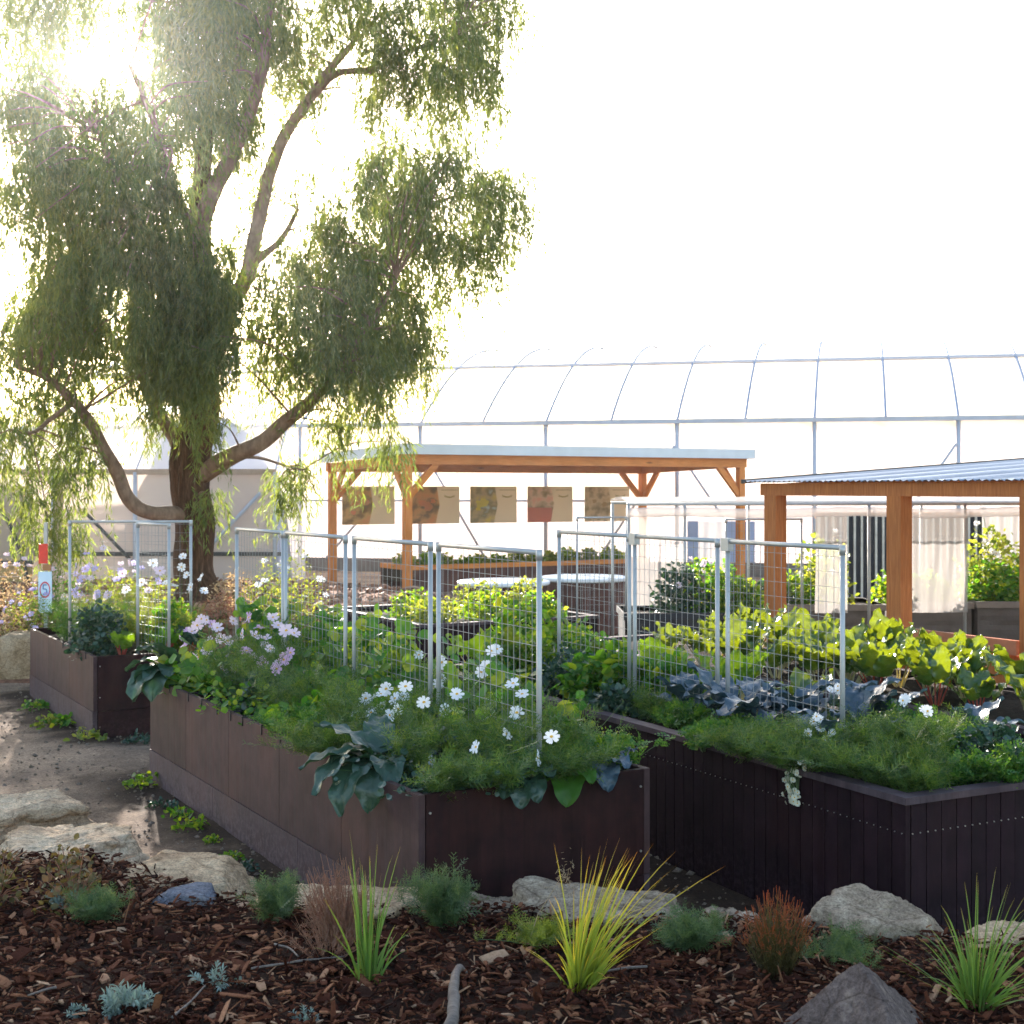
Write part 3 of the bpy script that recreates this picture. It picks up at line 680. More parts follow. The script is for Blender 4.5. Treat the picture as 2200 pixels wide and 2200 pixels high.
# foliage masses, surveyed like the limbs: centre u, v, half sizes, depth offset, depth spread, density
EL_ = [(1.0,q) for q in []]
CL = [  # (u, v, ru, rv, dY, sY, density) in survey pixels / 1.139
 (640,20,330,95,0,1.5,1.0),(850,130,118,95,-.2,1.0,1.0),(905,60,70,80,.3,.8,.9),(690,215,55,60,.4,.7,.4),(850,225,40,50,.2,.5,.5),
 (840,395,150,105,0,1.3,1.0),(945,420,50,85,.3,.8,1.0),(715,420,110,100,-.4,1.0,.85),(800,300,85,45,.4,.8,.7),(930,340,40,40,.2,.5,.8),(905,520,60,70,0,.7,.45),
 (590,560,115,100,-.7,1.0,.95),(720,600,125,110,-.3,1.1,1.0),(640,695,130,65,-.7,1.0,1.0),(795,680,65,70,0,.8,.9),(690,790,60,50,-.6,.6,.6),(720,830,35,35,-.7,.4,.55),(520,680,50,90,-.5,.6,.75),
 (70,300,110,140,.2,1.5,1.0),(180,350,120,130,-.9,1.4,1.0),(290,330,80,160,-1.6,1.0,.9),(100,520,130,120,.2,1.6,1.0),(250,560,150,110,-.9,1.5,1.0),(350,640,85,100,-1.6,.7,1.1),
 (50,650,90,90,.2,1.2,1.0),(190,680,120,75,-.4,1.3,1.0),(385,560,50,60,-.9,.6,.8),(465,420,50,80,.8,.7,.55),(335,715,75,40,-1.5,.5,1.0),(440,300,45,80,1.0,.8,.5),(270,450,90,90,-1.2,1.0,.9),
 (25,130,50,120,.5,1.2,.8),(385,120,75,140,-.6,1.2,.95),(480,90,95,100,.4,1.1,1.0),(250,15,150,45,.3,1.2,.9),(120,40,80,50,.4,1.0,.8),(300,120,60,80,.2,.9,.8),(50,20,80,50,.2,1,.8),(340,200,45,60,-1.2,.6,.6),
 (55,770,75,55,-.6,.9,.9),(130,850,65,60,-1.1,.8,.85),(25,880,40,60,-1.3,.7,.9),(95,960,35,45,-1.4,.5,.7),(150,925,35,50,-1.2,.5,.5),(270,780,50,40,.5,.6,.5),
 (522,930,24,34,-.5,.25,.6),(568,935,30,34,-.6,.25,.8),(545,960,20,20,-.6,.2,.4),(392,830,14,25,-.7,.2,.6),(390,960,8,25,-.5,.1,.6),(90,1010,40,40,-1.5,.4,.6),(140,1040,30,25,-1.4,.3,.5),
 (375,600,60,110,-1.3,.4,1.0),(400,480,50,80,-1.0,.4,.8),(300,680,90,60,-1.3,.5,1.0),(440,660,25,40,-.9,.3,.6),
 (400,215,70,75,-.4,.8,.8),(300,240,80,60,.3,.9,.8),(150,225,80,45,.2,.9,.8),(560,215,45,60,.9,.6,.5),(460,190,60,60,.2,.7,.7),(545,330,35,60,1.2,.5,.4),(420,40,70,60,-.2,.8,.9),(520,640,55,60,.3,.6,.6),(600,470,50,60,.4,.7,.6),
 (610,860,30,45,-.8,.3,.6),(755,865,14,18,-1.1,.15,1.6)]
g = np.random.default_rng(21)
Tv = np.array([(0,0,0),(.5,.38,.05),(0,1,-.06),(-.5,.38,.05)]); Tf = [(0,1,2,3)]
crown = MB(); twigs = crown
LP = np.concatenate([p for p, r in LIMBS]); LR = np.concatenate([r for p, r in LIMBS])
gap = P(232, 150, TY)
for (u, v, ru, rv, dY, sY, den) in CL:
    u, v, ru, rv = u*1.139, v*1.139, ru*1.139, rv*1.139
    c0 = P(u, v, TY + dY); kx = TY/F
    area = math.pi*ru*rv*kx*kx
    nb = max(1, int(area*den*11.5))
    for _ in range(nb):
        a, rr = g.uniform(0, 2*np.pi), math.sqrt(g.random())*g.uniform(.65, 1.22)
        c = c0 + np.array([ru*kx*rr*math.cos(a), g.normal(0, sY*.75)*math.sqrt(max(.15, 1-rr*rr*.6)), rv*kx*rr*math.sin(a)])
        # the low sun shows through a break in the crown
        if abs(c[0]-gap[0] - (c[1]-gap[1])*SUN[0]/SUN[1]) < .45 and abs(c[2]-.2-gap[2] - (c[1]-gap[1])*SUN[2]/SUN[1]) < .4 and g.random() < .9: continue
        top = c + np.array([0, 0, .28])
        i = np.argmin(np.sum((LP - top)**2, 1) - .3*(LP[:, 2] < top[2])); q = LP[i]
        dist = np.linalg.norm(q - top)
        if dist < 2.6 and g.random() < .7:
            mid = (q + top)/2 + np.array([g.normal(0,.1), g.normal(0,.1), .12*dist])
            pth, rad = smooth_path([q, mid, top], [min(.02, LR[i]*.5), .011, .005], 5)
            twigs.tube(pth, rad, 4, 1, cap=False)
        ns = int(g.integers(10, 24)); sl = g.uniform(.35, 1.15, ns)*(.75 if rv < 50 else 1)
        out = unit(np.stack([g.normal(0,1,ns), g.normal(0,1,ns), g.uniform(-.3,.5,ns)], 1))
        o = top + g.normal(0, .13, (ns, 3))*[1, 1, .8]
        nl = 22
        for s in range(ns):
            q = np.sort(g.random(nl)); L = sl[s]
            pos = o[s] + out[s]*(.34*L*(1-np.exp(-2.5*q)))[:, None] + np.array([0,0,-1.0])*(L*q**1.35)[:, None]
            pos = pos + g.normal(0, .022, (nl, 3))
            dn = unit(out[s]*(.5*(1-q))[:, None] + np.array([0,0,-1.0]) + g.normal(0, .34, (nl, 3)))
            hint = rdir(nl, -.4, .4, g)
            ll = g.uniform(.09, .18, nl); ww = g.uniform(.013, .025, nl)
            crown.inst(Tv, Tf, frames(dn, hint)*np.stack([ww, ll, ll], 1)[:, None, :], pos)
print('gum leaves', crown.n//4)
crown.build('crown', [M['euc'], M['limb']], tree, False, off=TO)

# ------------------------------------------------------------------ timber pavilions
zg = gz(0, 25)
pv = Frame2(-1.875, 25.0, D2R(29.67))
def post_at(t, fr, a, l, z0, z1, s, mat, name='post', off=None):
    c = fr.w(a, l) if fr is not None else np.array([a, l])
    b = MB(); b.box((a - s/2, l - s/2, z0), (a + s/2, l + s/2, z1)); return b.build(name, mat, t)
LX, LD = 7.57, 3.5
t = thing('pavilion', 'open timber pavilion with orange posts and a pale zinc edged roof, posters hanging in it', 'pavilion', (*pv.o, zg), pv.th)
zb0, zb1 = 2.42, 2.60       # beam bottom and top, from local ground
drop = .10
for a, l in ((0,0),(LX,0),(0,LD),(LX,LD)):
    q = drop if l > 0 else 0
    b = MB(); b.box((a-.07, l-.07, -.15), (a+.07, l+.07, zb0 - q)); b.build('post', M['fir_z'], t)
for l in (0, LD):
    q = drop if l > 0 else 0
    b = MB(); b.box((-.12, l-.06, zb0 - q), (LX+.12, l+.06, zb1 - q)); b.build('beam', M['fir_x'], t)
for a in (0, LX):
    b = MB(); b.bar((a, .062, (zb0+zb1)/2), (a, LD-.062, (zb0+zb1)/2 - drop), .1, .175); b.build('beam', M['fir_z'], t)
for a in np.linspace(.95, LX - .95, 6):
    b = MB(); b.bar((a, -.17, zb1 + .045), (a, LD + .17, zb1 - drop + .04), .05, .085); b.build('rafter', M['fir_z'], t)
for a, l in ((0,0),(LX,0),(0,LD),(LX,LD)):
    q = drop if l > 0 else 0
    sx, sy = (1 if a == 0 else -1), (1 if l == 0 else -1)
    for e in ((sx, 0), (0, sy)):
        p0 = (a + .05*e[0], l + .05*e[1], zb0 - q - .56); p1 = (a + .58*e[0], l + .58*e[1], zb0 - q + .02 - (.02*sy if e[1] else 0))
        b = MB(); b.bar(p0, p1, .075, .12); b.build('brace', M['fir_x'], t)
b = MB()
ov = .2
V = lambda x, y, z: (x, y, z)
zr = lambda y: zb1 + .10 - drop*y/LD
b.add([(-ov,-ov,zr(-ov)),(LX+ov,-ov,zr(-ov)),(LX+ov,LD+ov,zr(LD+ov)),(-ov,LD+ov,zr(LD+ov)),(-ov,-ov,zr(-ov)+.03),(LX+ov,-ov,zr(-ov)+.03),(LX+ov,LD+ov,zr(LD+ov)+.03),(-ov,LD+ov,zr(LD+ov)+.03)],
      np.array([(0,3,2,1),(4,5,6,7),(0,1,5,4),(1,2,6,5),(2,3,7,6),(3,0,4,7)]))
rf = b.build('roof', M['zinc'], t)
for nm, p0, p1 in (('fascia', (-ov-.01,-ov-.012,0), (LX+ov+.01,-ov-.012,0)), ('fascia', (-ov-.012,-ov+.002,0), (-ov-.012,LD+ov,0)), ('fascia', (LX+ov+.012,-ov+.002,0), (LX+ov+.012,LD+ov,0))):
    b = MB(); b.bar((p0[0],p0[1],zr(p0[1])-.015), (p1[0],p1[1],zr(p1[1])-.015), .02, .19); b.build(nm, M['fascia'], rf)

# posters on the back line
bl = pv.w(0, LD + .0); dl = pv.p
PC = [[(.2,.12,.05),(.42,.27,.11),(.75,.2,.1),(.13,.11,.06)], [(.18,.11,.05),(.4,.22,.09),(.7,.2,.08),(.1,.1,.06)], [(.2,.17,.09),(.33,.26,.14),(.85,.42,.05),(.35,.4,.36)], [(.3,.22,.14),(.45,.33,.25),(.75,.18,.13),(.16,.12,.07)], [(.26,.19,.11),(.4,.31,.19),(.3,.2,.1),(.16,.12,.06)]]
M['poster'] = skin('beige_poster', (.74,.62,.45), .0, .42)
M['poster_mark'] = simple('olive_ink', (.3,.24,.08), .8, 0, .1)
labs = ['hanging poster with a red and brown garden picture, next to the far corner post', 'hanging poster just beyond the front orange post, dark brown picture with orange patch', 'middle hanging poster with bright orange and yellow patches in its picture',
        'hanging poster with a solid coral red patch in the lower half of its picture', 'hanging poster at the end of the row, dull brown picture partly behind a trellis']
zt, zb = 2.33, 1.55
b_w = None
for i, (u0, u1) in enumerate([(735,848),(883,987),(1010,1110),(1133,1230),(1256,1352)]):
    p0, s0 = online(u0, bl, dl); p1, s1 = online(u1, bl, dl); W = s1 - s0; H = zt - zb
    t = thing('hanging_poster', labs[i], 'poster', (*p0, zb), pv.th, 'posters hanging in a row in the pavilion')
    b = MB(); b.box((0, -.004, 0), (W, .004, H)); b.build('panel', M['poster'], t)
    b = MB(); e = .585
    b.add([(0,-.0065,.0),(W*e*.86,-.0065,0),(W*e,-.0065,H*.5),(W*e*.9,-.0065,H*.98),(0,-.0065,H*.98)], [(0,1,2,3,4)])
    k = NT('poster_picture'); nz = k.noise(k.coord(scale=(1,1,1.3)), 3.1 + i*.3, 4, .5)
    cs = [tuple(min(.9, q*1.7 + .03) for q in x) for x in PC[i]]; c = k.ramp(nz, [(.3, cs[3]), (.43, cs[0]), (.55, cs[1]), (.7, tuple(.5*(a+q) for a, q in zip(cs[1], cs[2])))])
    tl_ = k.n('ShaderNodeBsdfTranslucent'); k.l(c, tl_.inputs['Color']); mx_ = k.n('ShaderNodeMixShader'); mx_.inputs[0].default_value = .45
    k.l(k.princ(c, .7), mx_.inputs[1]); k.l(tl_.outputs[0], mx_.inputs[2]); b.build('picture', k.done(mx_.outputs[0]), t)
    gg = np.random.default_rng(60+i); pm = skin('poster_patch', cs[2], 0, .6)
    if i == 3:
        b = MB(); b.add([(.0,-.009,0),(W*e*.86,-.009,0),(W*e*.93,-.009,H*.24),(W*e*.92,-.009,H*.4),(0,-.009,H*.42)], [(0,1,2,3,4)]); b.build('picture_patch', pm, t)
    else:
        for q in range((5, 4, 6, 0, 3)[i]):
            cx_, cz_, r_ = W*gg.uniform(.1,.44), H*gg.uniform(.3,.62), gg.uniform(.05,.1)
            a = np.linspace(0, 2*np.pi, 13)[:-1]
            b = MB(); b.add(np.stack([cx_ + r_*np.cos(a)*(1+.3*np.sin(3*a+q)), np.full(12, -.0085-.001*q), cz_ + r_*np.sin(a)*(1+.25*np.cos(2*a))], 1), [tuple(range(12))]); b.build('picture_patch', pm, t)
    b = MB()
    for s in (0, 1):
        xx = np.linspace(W*.68, W*.9, 9); zz = H*(.76 - .035*s) - .035*np.sin(np.linspace(0, np.pi, 9))*(1 - .4*s)
        for a in range(8): b.bar((xx[a], -.0062, zz[a]), (xx[a+1], -.0062, zz[a+1]), .003, .012)
    b.bar((W*.62, -.0062, H*.9), (W*.97, -.0062, H*.9), .003, .01)
    b.build('leaf_mark', M['poster_mark'], t)
    b = MB()
    for x in (.05, W - .05): b.tube([(x, 0, H), (x, 0, H + .34)], .003, 5)
    b.build('hanging_cord', M['steel_dark'], t)

# near pavilion, right
p2 = Frame2(2.68, 14.5, D2R(29.67))       # local x goes back under the roof, local -y comes toward the camera
t = thing('pavilion', 'nearer timber pavilion with a corrugated grey roof and reddish posts, beside the chard', 'pavilion', (*p2.o, 0), p2.th)
zB, zT = 2.21, 2.335
for l in (-.02, -1.77, -3.3):
    b = MB(); b.box((-.02, l-.09, -.1), (.125, l+.09, zB)); b.build('post', M['lar_z'], t)
for l in (-.02, -3.45):
    b = MB(); b.box((3.95, l-.07, -.1), (4.09, l+.07, zB + .22)); b.build('post', M['lar_z'], t)
b = MB(); b.box((-.03, -5.3, zB), (.03, .12, zT)); b.build('beam', M['lar_z'], t)
b = MB(); b.box((.034, -5.3, zB + .01), (.09, .1, zT - .005)); b.build('beam', M['lar_z'], t)
b = MB(); b.box((3.98, -5.3, zB + .22), (4.05, .1, zT + .22)); b.build('beam', M['lar_z'], t)
for l in (-5.1, -3.45, -1.77, .02):
    b = MB(); b.bar((.1, l+.001, zB + .07), (3.97, l+.001, zB + .29), .045, .1); b.build('rafter', M['lar_x'], t)
b = MB(); b.box((-.05, -3.2, .88), (.0, -1.87, 1.005)); b.build('lower_rail', simple('red_brown_board', (.5,.16,.07), .6), t)
b = MB(); b.box((.02, -3.2, .5), (.06, -1.87, .87)); b.build('lower_board', M['lar_z'], t)
b = MB(); n = 220; ys_ = np.linspace(-5.45, .3, n); x0_, x1_ = -.12, 4.35
zz = lambda x: zT + .02 + (x - x0_)*.064
h = .009*np.sin(ys_*2*np.pi/.076)
Vt = np.stack([np.concatenate([[ (x0_, y, zz(x0_)+q), (x1_, y, zz(x1_)+q)] for y, q in zip(ys_, h)])]).reshape(-1, 3)
b.grid(Vt, n, 2); Vb = Vt.copy(); Vb[:, 2] -= .004; b.grid(Vb, n, 2)
rf = b.build('roof', M['zinc'], t, True)
b = MB(); b.bar((x0_, .315, zz(x0_)+.0), (x1_, .315, zz(x1_)+.0), .02, .045); b.build('barge_strip', M['steel_dark'], rf)

# ------------------------------------------------------------------ the long greenhouse
ga = unit(np.array([.971, -.237])); gn = np.array([.237, .971]); gE = np.array([11.0, 30.0])
gth = math.atan2(ga[1], ga[0])
t = thing('greenhouse', 'long polythene greenhouse with curved hoops, grey gutter and white walls behind the pavilions', 'greenhouse', (*gE, gz(0, 30)), gth)
zE = 3.79 - .3; SP = 1.525; HW = 8.0
arch = lambda r: zE + 2.45*(1 - (1 - r/HW)**2)
x0_, x1_ = -25.0, 9.0
rr = np.linspace(0, HW*1.0, 26)
V = [(x, r, arch(r)) for x in np.linspace(x0_, x1_, 60) for r in rr]
b = MB(); b.grid(V, 60, 26); b.build('roof_film', M['film'], t, True)
V = [(x, .02*math.sin(x*1.7), z) for x in np.linspace(x0_, x1_, 60) for z in np.linspace(.0, zE, 8)]
b = MB(); b.grid(V, 60, 8); b.build('wall_film', M['film_wall'], t, True)
xs_ = [-13.55 + SP*i for i in range(-7, 15)]
for i, x in enumerate(xs_):
    b = MB(); r2 = np.linspace(0, HW, 22)
    b.tube([(x, -.03 + r, arch(r) + .045) for r in r2], .035, 6, cap=False); b.build('hoop', M['hoop'], t, True)
    if i % 2 == 1:
        b = MB(); b.tube([(x, -.07, 0), (x, -.07, zE)], .05, 8); b.build('post', M['steel'], t, True)
b = MB(); b.box((x0_, -.16, zE - .03), (x1_, -.02, zE + .07)); b.build('gutter', M['steel'], t)
b = MB(); b.tube([(x0_, 3.2, arch(3.2) + .07), (x1_, 3.2, arch(3.2) + .07)], .05, 8); b.build('purlin', M['steel'], t, True)
b = MB(); b.tube([(x0_, -.12, 1.7), (x1_, -.12, 1.7)], .03, 6); b.build('rail', M['steel'], t, True)
b = MB(); b.box((x0_, -.1, .0), (x1_, -.05, .32)); b.build('base_board', M['fabric_rim'], t)
for xa, xb in ((-13.5,-15.9),(-13.5,-11.9),(-7.5,-9.3),(-7.5,-5.7),(-1.4,-3.2)):
    b = MB(); b.tube([(xa, -.14, 2.95), (xb, -.14, .3)], .03, 6); b.build('wall_brace', M['steel'], t, True)
b = MB(); b.box((-7.2, -.2, .33), (-5.7, -.17, 1.25)); b.build('lower_curtain', M['film_blue'], t)

# ------------------------------------------------------------------ tunnel on the left, behind the tree
t = thing('polytunnel', 'low polytunnel with pinkish aged film behind the gum trunk', 'polytunnel', (-4.55, 27.0, .3), 0)
L2 = 9.5; zR = 2.3
V = [(-x, .015*math.sin(x*2.1), z) for x in np.linspace(0, L2, 40) for z in np.linspace(0, zR, 8)]
b = MB(); b.grid(V, 40, 8); b.build('wall_film', M['film_pink'], t, True)
ar2 = lambda r: zR + 1.5*(1 - (1 - r/4)**2)
V = [(-x, r, ar2(r)) for x in np.linspace(0, L2, 30) for r in np.linspace(0, 4, 14)]
b = MB(); b.grid(V, 30, 14); b.build('roof_film', M['film'], t, True)
for x in np.arange(0.02, L2, 1.35):
    b = MB(); b.tube([(-x, r - .02, ar2(r) + .03) for r in np.linspace(0, 4, 14)], .022, 6, cap=False); b.build('hoop', M['steel'], t, True)
for x in (.02, 2.72, 4.3, 7.0):
    b = MB(); b.tube([(-x, -.06, -.2), (-x, -.06, zR)], .045, 8); b.build('post', M['steel'], t, True)
b = MB(); b.box((-L2, -.09, zR - .05), (0, -.02, zR + .06)); b.build('eave_rail', simple('weathered_rail', (.36,.25,.18), .7), t)
b = MB(); b.box((-L2, -.05, .68), (.1, -.02, .76)); b.build('wall_rail', M['steel_dark'], t)
for p0, p1, m in (((-.3,-.1,1.9),(-1.75,-.1,.35),'steel'), ((-3.65,-.1,1.5),(-2.7,-.1,.5),'steel_dark')):
    b = MB(); b.tube([p0, p1], .035, 7); b.build('wall_brace', M[m], t, True)
# blue grey arched end of a tunnel further back
t = thing('tunnel_end', 'blue grey arched end sheet of a farther tunnel seen beside the trunk', 'polytunnel', (-6.3, 28.6, .3), 0)
aa = np.linspace(0, np.pi, 30)
V = [(q*1.75*math.cos(a), .9*(1-q)*0, 3.45*q*math.sin(a)**.8) for q in np.linspace(0.0, 1, 10) for a in aa]
b = MB(); b.grid(V, 10, 30); b.build('end_sheet', M['film_blue'], t, True)
V = [(1.75*math.cos(a), q, 3.45*math.sin(a)**.8 + .01) for q in np.linspace(0.01, 2.2, 5) for a in aa]
b = MB(); b.grid(V, 5, 30); b.build('side_sheet', M['film'], t, True)
b = MB(); b.tube([(1.76*math.cos(a), -.02, 3.47*math.sin(a)**.8) for a in aa], .03, 6, cap=False); b.build('hoop', M['steel'], t, True)
# dark hoop tunnel at the frame edge
t = thing('low_tunnel', 'brownish tunnel wall on timber boards with a curved dark hoop, at the frame edge', 'polytunnel', (-8.6, 25.0, .3), 0)
V = [(-x, .15 - .12*z, .68 + z) for x in np.linspace(0, 2.6, 12) for z in np.linspace(0, 1.35, 8)]
b = MB(); b.grid(V, 12, 8); b.build('wall_film', simple('brown_film', (.42,.32,.24), .6, 0, .15, 1.5), t, True)
b = MB(); b.tube([(-.05 - .75*q**2, -.05, 1.95*q + .05) for q in np.linspace(0, 1, 14)], .035, 7); b.build('hoop', M['steel_dark'], t, True)
for i in range(3):
    b = MB(); b.box((-2.6, -.02, .02 + i*.2), (.0, .03, .2 + i*.2)); b.build('board', simple('yellow_pine_board', (.42,.27,.11), .7, 0, .3, 5, .2, .004, .4, (1, 6, 8)), t)
b = MB(); b.box((-2.6, -.04, .63), (.02, .04, .69)); b.build('top_rail', M['steel_dark'], t)

# ------------------------------------------------------------------ sign
sp = P(97, 1240, 17.0)
t = thing('speed_sign', 'narrow pale blue sign with a red ring and a 5, beside the mound flowers', 'sign', (sp[0], sp[1], .55), 0)
b = MB(); b.box((-.02, .01, -.2), (.02, .05, 1.32)); b.build('post', M['galv'], t)
b = MB(); b.box((-.082, -.006, .22), (.082, .006, .72)); b.build('board', simple('pale_blue_board', (.62,.74,.82), .5, 0, .05), t)
a = np.linspace(0, 2*np.pi, 33)
b = MB(); b.grid([( .066*s*math.cos(q), -.0085, .5 + .1*s*math.sin(q)) for q in a for s in (.8, 1)], 33, 2); b.build('ring', simple('red_ring', (.6,.08,.1), .5), t)
b = MB()
for p0, p1 in (((.022,.56),(-.02,.56)), ((-.02,.563),(-.022,.51)), ((-.022,.51),(.015,.508)), ((.015,.508),(.024,.48)), ((.024,.48),(.012,.45)), ((.012,.45),(-.022,.447))):
    b.bar((p0[0], -.009, p0[1]), (p1[0], -.009, p1[1]), .004, .013)
b.build('number', simple('blue_ink', (.08,.2,.4), .5), t)
b = MB(); b.box((-.075, -.012, .82), (.03, .012, 1.06)); b.build('red_plate', simple('red_plate', (.75,.05,.03), .4), t)
b = MB(); b.box((-.03, -.006, .735), (.075, .006, .81)); b.build('brown_plate', simple('brown_plate', (.35,.16,.06), .6), t)

# pale post beside it
q = P(125, 1240, 19.0)
t = thing('timber_post', 'pale weathered timber post beside the speed sign', 'post', (q[0], q[1], .4), 0)
b = MB(); b.box((-.055, -.05, 0), (.055, .05, 2.05)); b.build('shaft', simple('weathered_timber', (.55,.44,.36), .8, 0, .2, 4, .3, .004, .3, (8, 8, 1)), t)
b = MB(); b.box((-.06, -.055, 2.05), (.06, .055, 2.075)); b.build('post_cap', M['galv'], t)

# ------------------------------------------------------------------ crop tunnels, back planters, tanks, fence
def rect_planter(label, x0, x1, y, z0, z1, dep, body, rim, rz=0.0, name='wicking_planter', sag=True):
    t = thing(name, label, 'planter', (x0, y, z0), rz, 'planters along the crop tunnel')
    W = x1 - x0; H = z1 - z0; n, m = 16, 10
    V = [(W*i/(n-1), -.035*(math.sin(math.pi*i/(n-1))*math.sin(math.pi*j/(m-1)) if sag else 0) + (.018*math.exp(-((j/(m-1) - .55 + .12*math.sin(math.pi*i/(n-1)))/.08)**2) if sag else 0), H*j/(m-1)) for i in range(n) for j in range(m)]
    b = MB(); b.grid(V, n, m); b.box((0, .0, 0), (.03, dep, H)); b.box((W-.03, .0, 0), (W, dep, H)); b.box((0.03, dep-.03, 0), (W-.03, dep, H)); b.build('body', body, t, False)
    b = MB()
    b.box((-.02, -.045, H - .07), (W+.02, .03, H + .004)); b.box((-.02, dep - .03, H - .07), (W + .02, dep + .03, H + .004))
    b.box((-.02, .032, H - .07), (.03, dep - .032, H)); b.box((W - .03, .032, H - .07), (W + .02, dep - .032, H)); b.build('rim', rim, t)
    b = MB(); b.box((.03, .03, H - .15), (W - .03, dep - .03, H - .05)); b.build('soil', M['soil'], t)
    return t
rect_planter('grey felt planter under the crop tunnel, directly behind the nearest pavilion posts', 4.86, 5.66, 17.2, .38, .875, 1.1, M['fabric'], M['fabric_rim'])
rect_planter('grey felt planter at the frame edge under the crop tunnel', 5.72, 6.8, 17.15, .38, .89, 1.1, M['fabric'], M['fabric_rim'])
rect_planter('grey felt planter between the two nearest pavilion posts', 3.05, 4.62, 17.3, .36, .84, 1.1, M['fabric'], M['fabric_rim'])
rect_planter('black plastic planter below the loose end of the crop cover', 1.27, 2.9, 15.7, .2, .88, 1.0, M['tub'], M['tub'], 0, 'black_planter', False)
def bar_thing(): pass
t = thing('crop_tunnel', 'white plastic covered crop tunnel with hanging drapes behind the nearer pavilion', 'crop tunnel', (1.36, 16.3, .2), D2R(3))
ZT = 1.9
for x in (0, .66, 1.75, 2.85, 4.0, 4.75, 6.0):
    b = MB(); b.tube([(x, 0, 0), (x, 0, ZT)], .02, 8); b.build('post', M['galv'], t, True)
for x in (0, 1.75, 4.0, 6.0):
    b = MB(); b.tube([(x, 1.5, 0), (x, 1.5, ZT)], .02, 8); b.build('post', M['galv'], t, True)
b = MB(); b.tube([(-.02, 0, ZT), (6.3, 0, ZT)], .018, 8); b.build('rail', M['galv'], t, True)
b = MB(); b.tube([(-.02, 1.5, ZT), (6.3, 1.5, ZT)], .018, 8); b.build('rail', M['galv'], t, True)
n = 60
V = [(x, y, ZT + .03 + .05*math.sin(math.pi*(y+.02)/1.54) + .008*n3(x*6, y*6)) for x in np.linspace(-.03, 6.3, n) for y in np.linspace(-.02, 1.52, 8)]
b = MB(); b.grid(V, n, 8); b.build('top_cover', M['drape'], t, True)
b = MB(); xx = np.linspace(-.03, 6.3, 80)
b.tube([(x, -.06, ZT - .1 + .012*math.sin(x*3)) for x in xx], [.058 + .014*n3(x*5, 2) for x in xx], 10); b.build('rolled_cover', M['drape'], t, True)
def drape(x0, x1, z0, y=-.03):
    n = 40
    V = [(x, y + .018*math.sin(x*34 + 3*n3(x*3, z)) + .02*n3(x*4, z*2), z) for x in np.linspace(x0, x1, n) for z in np.linspace(z0, ZT - .12, 14)]
    b = MB(); b.grid(V, n, 14); b.build('drape', M['drape'], t, True)
drape(0, .64, .72); drape(2.2, 2.58, .62); drape(3.32, 4.02, .62); drape(1.1, 1.45, 1.0, 1.5); drape(4.8, 5.6, .6, 1.5)
# fence behind
t = thing('slatted_fence', 'dark fence with pale upright slats seen through the crop tunnel', 'fence', (4.9, 22.5, .3), 0)
b = MB(); b.box((0, .03, .1), (4.2, .05, 1.55)); b.build('dark_gap_sheet', simple('black_gap_sheet', (.02,.02,.026), .8), t)  # black sheet stands in for the shade of the opening behind the slats
for i, x in enumerate(np.arange(.03, 4.2, .115)):
    b = MB(); b.box((x, -.01, 0), (x + .034, .02, 1.6)); b.build('slat', simple('pale_slat', (.6,.52,.42), .8) if i == 0 else bpy.data.materials['pale_slat'], t)
b = MB(); b.box((0, .055, 1.5), (4.2, .09, 1.6)); b.build('rail', M['fir_x'], t)
# tanks with white lids
for lab, u, r in (('round wooden tank with a white lid, nearer of the two', 1082, .63), ('round wooden tank with a white lid, beyond the nearer one', 1255, .62)):
    Yt = 19.0 if u < 1200 else 19.9
    q = P(u, 1248, Yt); zz0 = gz(0, Yt)
    t = thing('lidded_tank', lab, 'tank', (q[0], q[1], zz0), 0, 'round tanks with white lids')
    H = 1.0 - zz0 + .02
    for i in range(1):
        b = MB(); ns = 34
        for s in range(ns):
            a0, a1 = 2*np.pi*(s+.03)/ns, 2*np.pi*(s+.97)/ns
            V = [(r*.93*q_*math.cos(a), r*.93*q_*math.sin(a), z) for z in (0, H - .05) for q_ in (1, .95) for a in (a0, a1)]
            b.add(V, np.array([(0,1,5,4),(2,6,7,3),(0,4,6,2),(1,3,7,5),(4,5,7,6),(0,2,3,1)]))
        b.build('staves', M['tank_board'], t)
    b = MB(); a = np.linspace(0, 2*np.pi, 49)
    b.grid([(rr_*r*math.cos(q_), rr_*r*math.sin(q_), z) for rr_, z in ((.001, H+.03), (.6, H+.025), (.97, H+.012), (1, H), (1, H-.03), (.97, H-.045), (.5, H-.045)) for q_ in a], 7, 49)
    b.build('lid', M['white_lid'], t, False)
# timber planter in the pavilion
tp = Frame2(*pv.w(.55, 1.2), pv.th)
t = thing('timber_planter', 'long orange edged timber planter of seedlings under the poster pavilion', 'planter', (*tp.o, zg), pv.th)
for nm, lo_, hi_, m in (('edge_rail', (0,0,.44), (5.6,.06,.53), 'fir_x'), ('edge_rail', (0,1.14,.44), (5.6,1.2,.53), 'fir_x'), ('edge_rail', (0,.062,.44), (.06,1.138,.53), 'fir_z'), ('edge_rail', (5.54,.062,.44), (5.6,1.138,.53), 'fir_z'),
                        ('wall', (.01,.012,0), (5.59,.05,.438), 'tank_board'), ('wall', (.01,1.15,0), (5.59,1.19,.438), 'tank_board'), ('soil', (.05,.052,.2), (5.55,1.148,.45), 'soil')):
    b = MB(); b.box(lo_, hi_); b.build(nm, M[m], t)

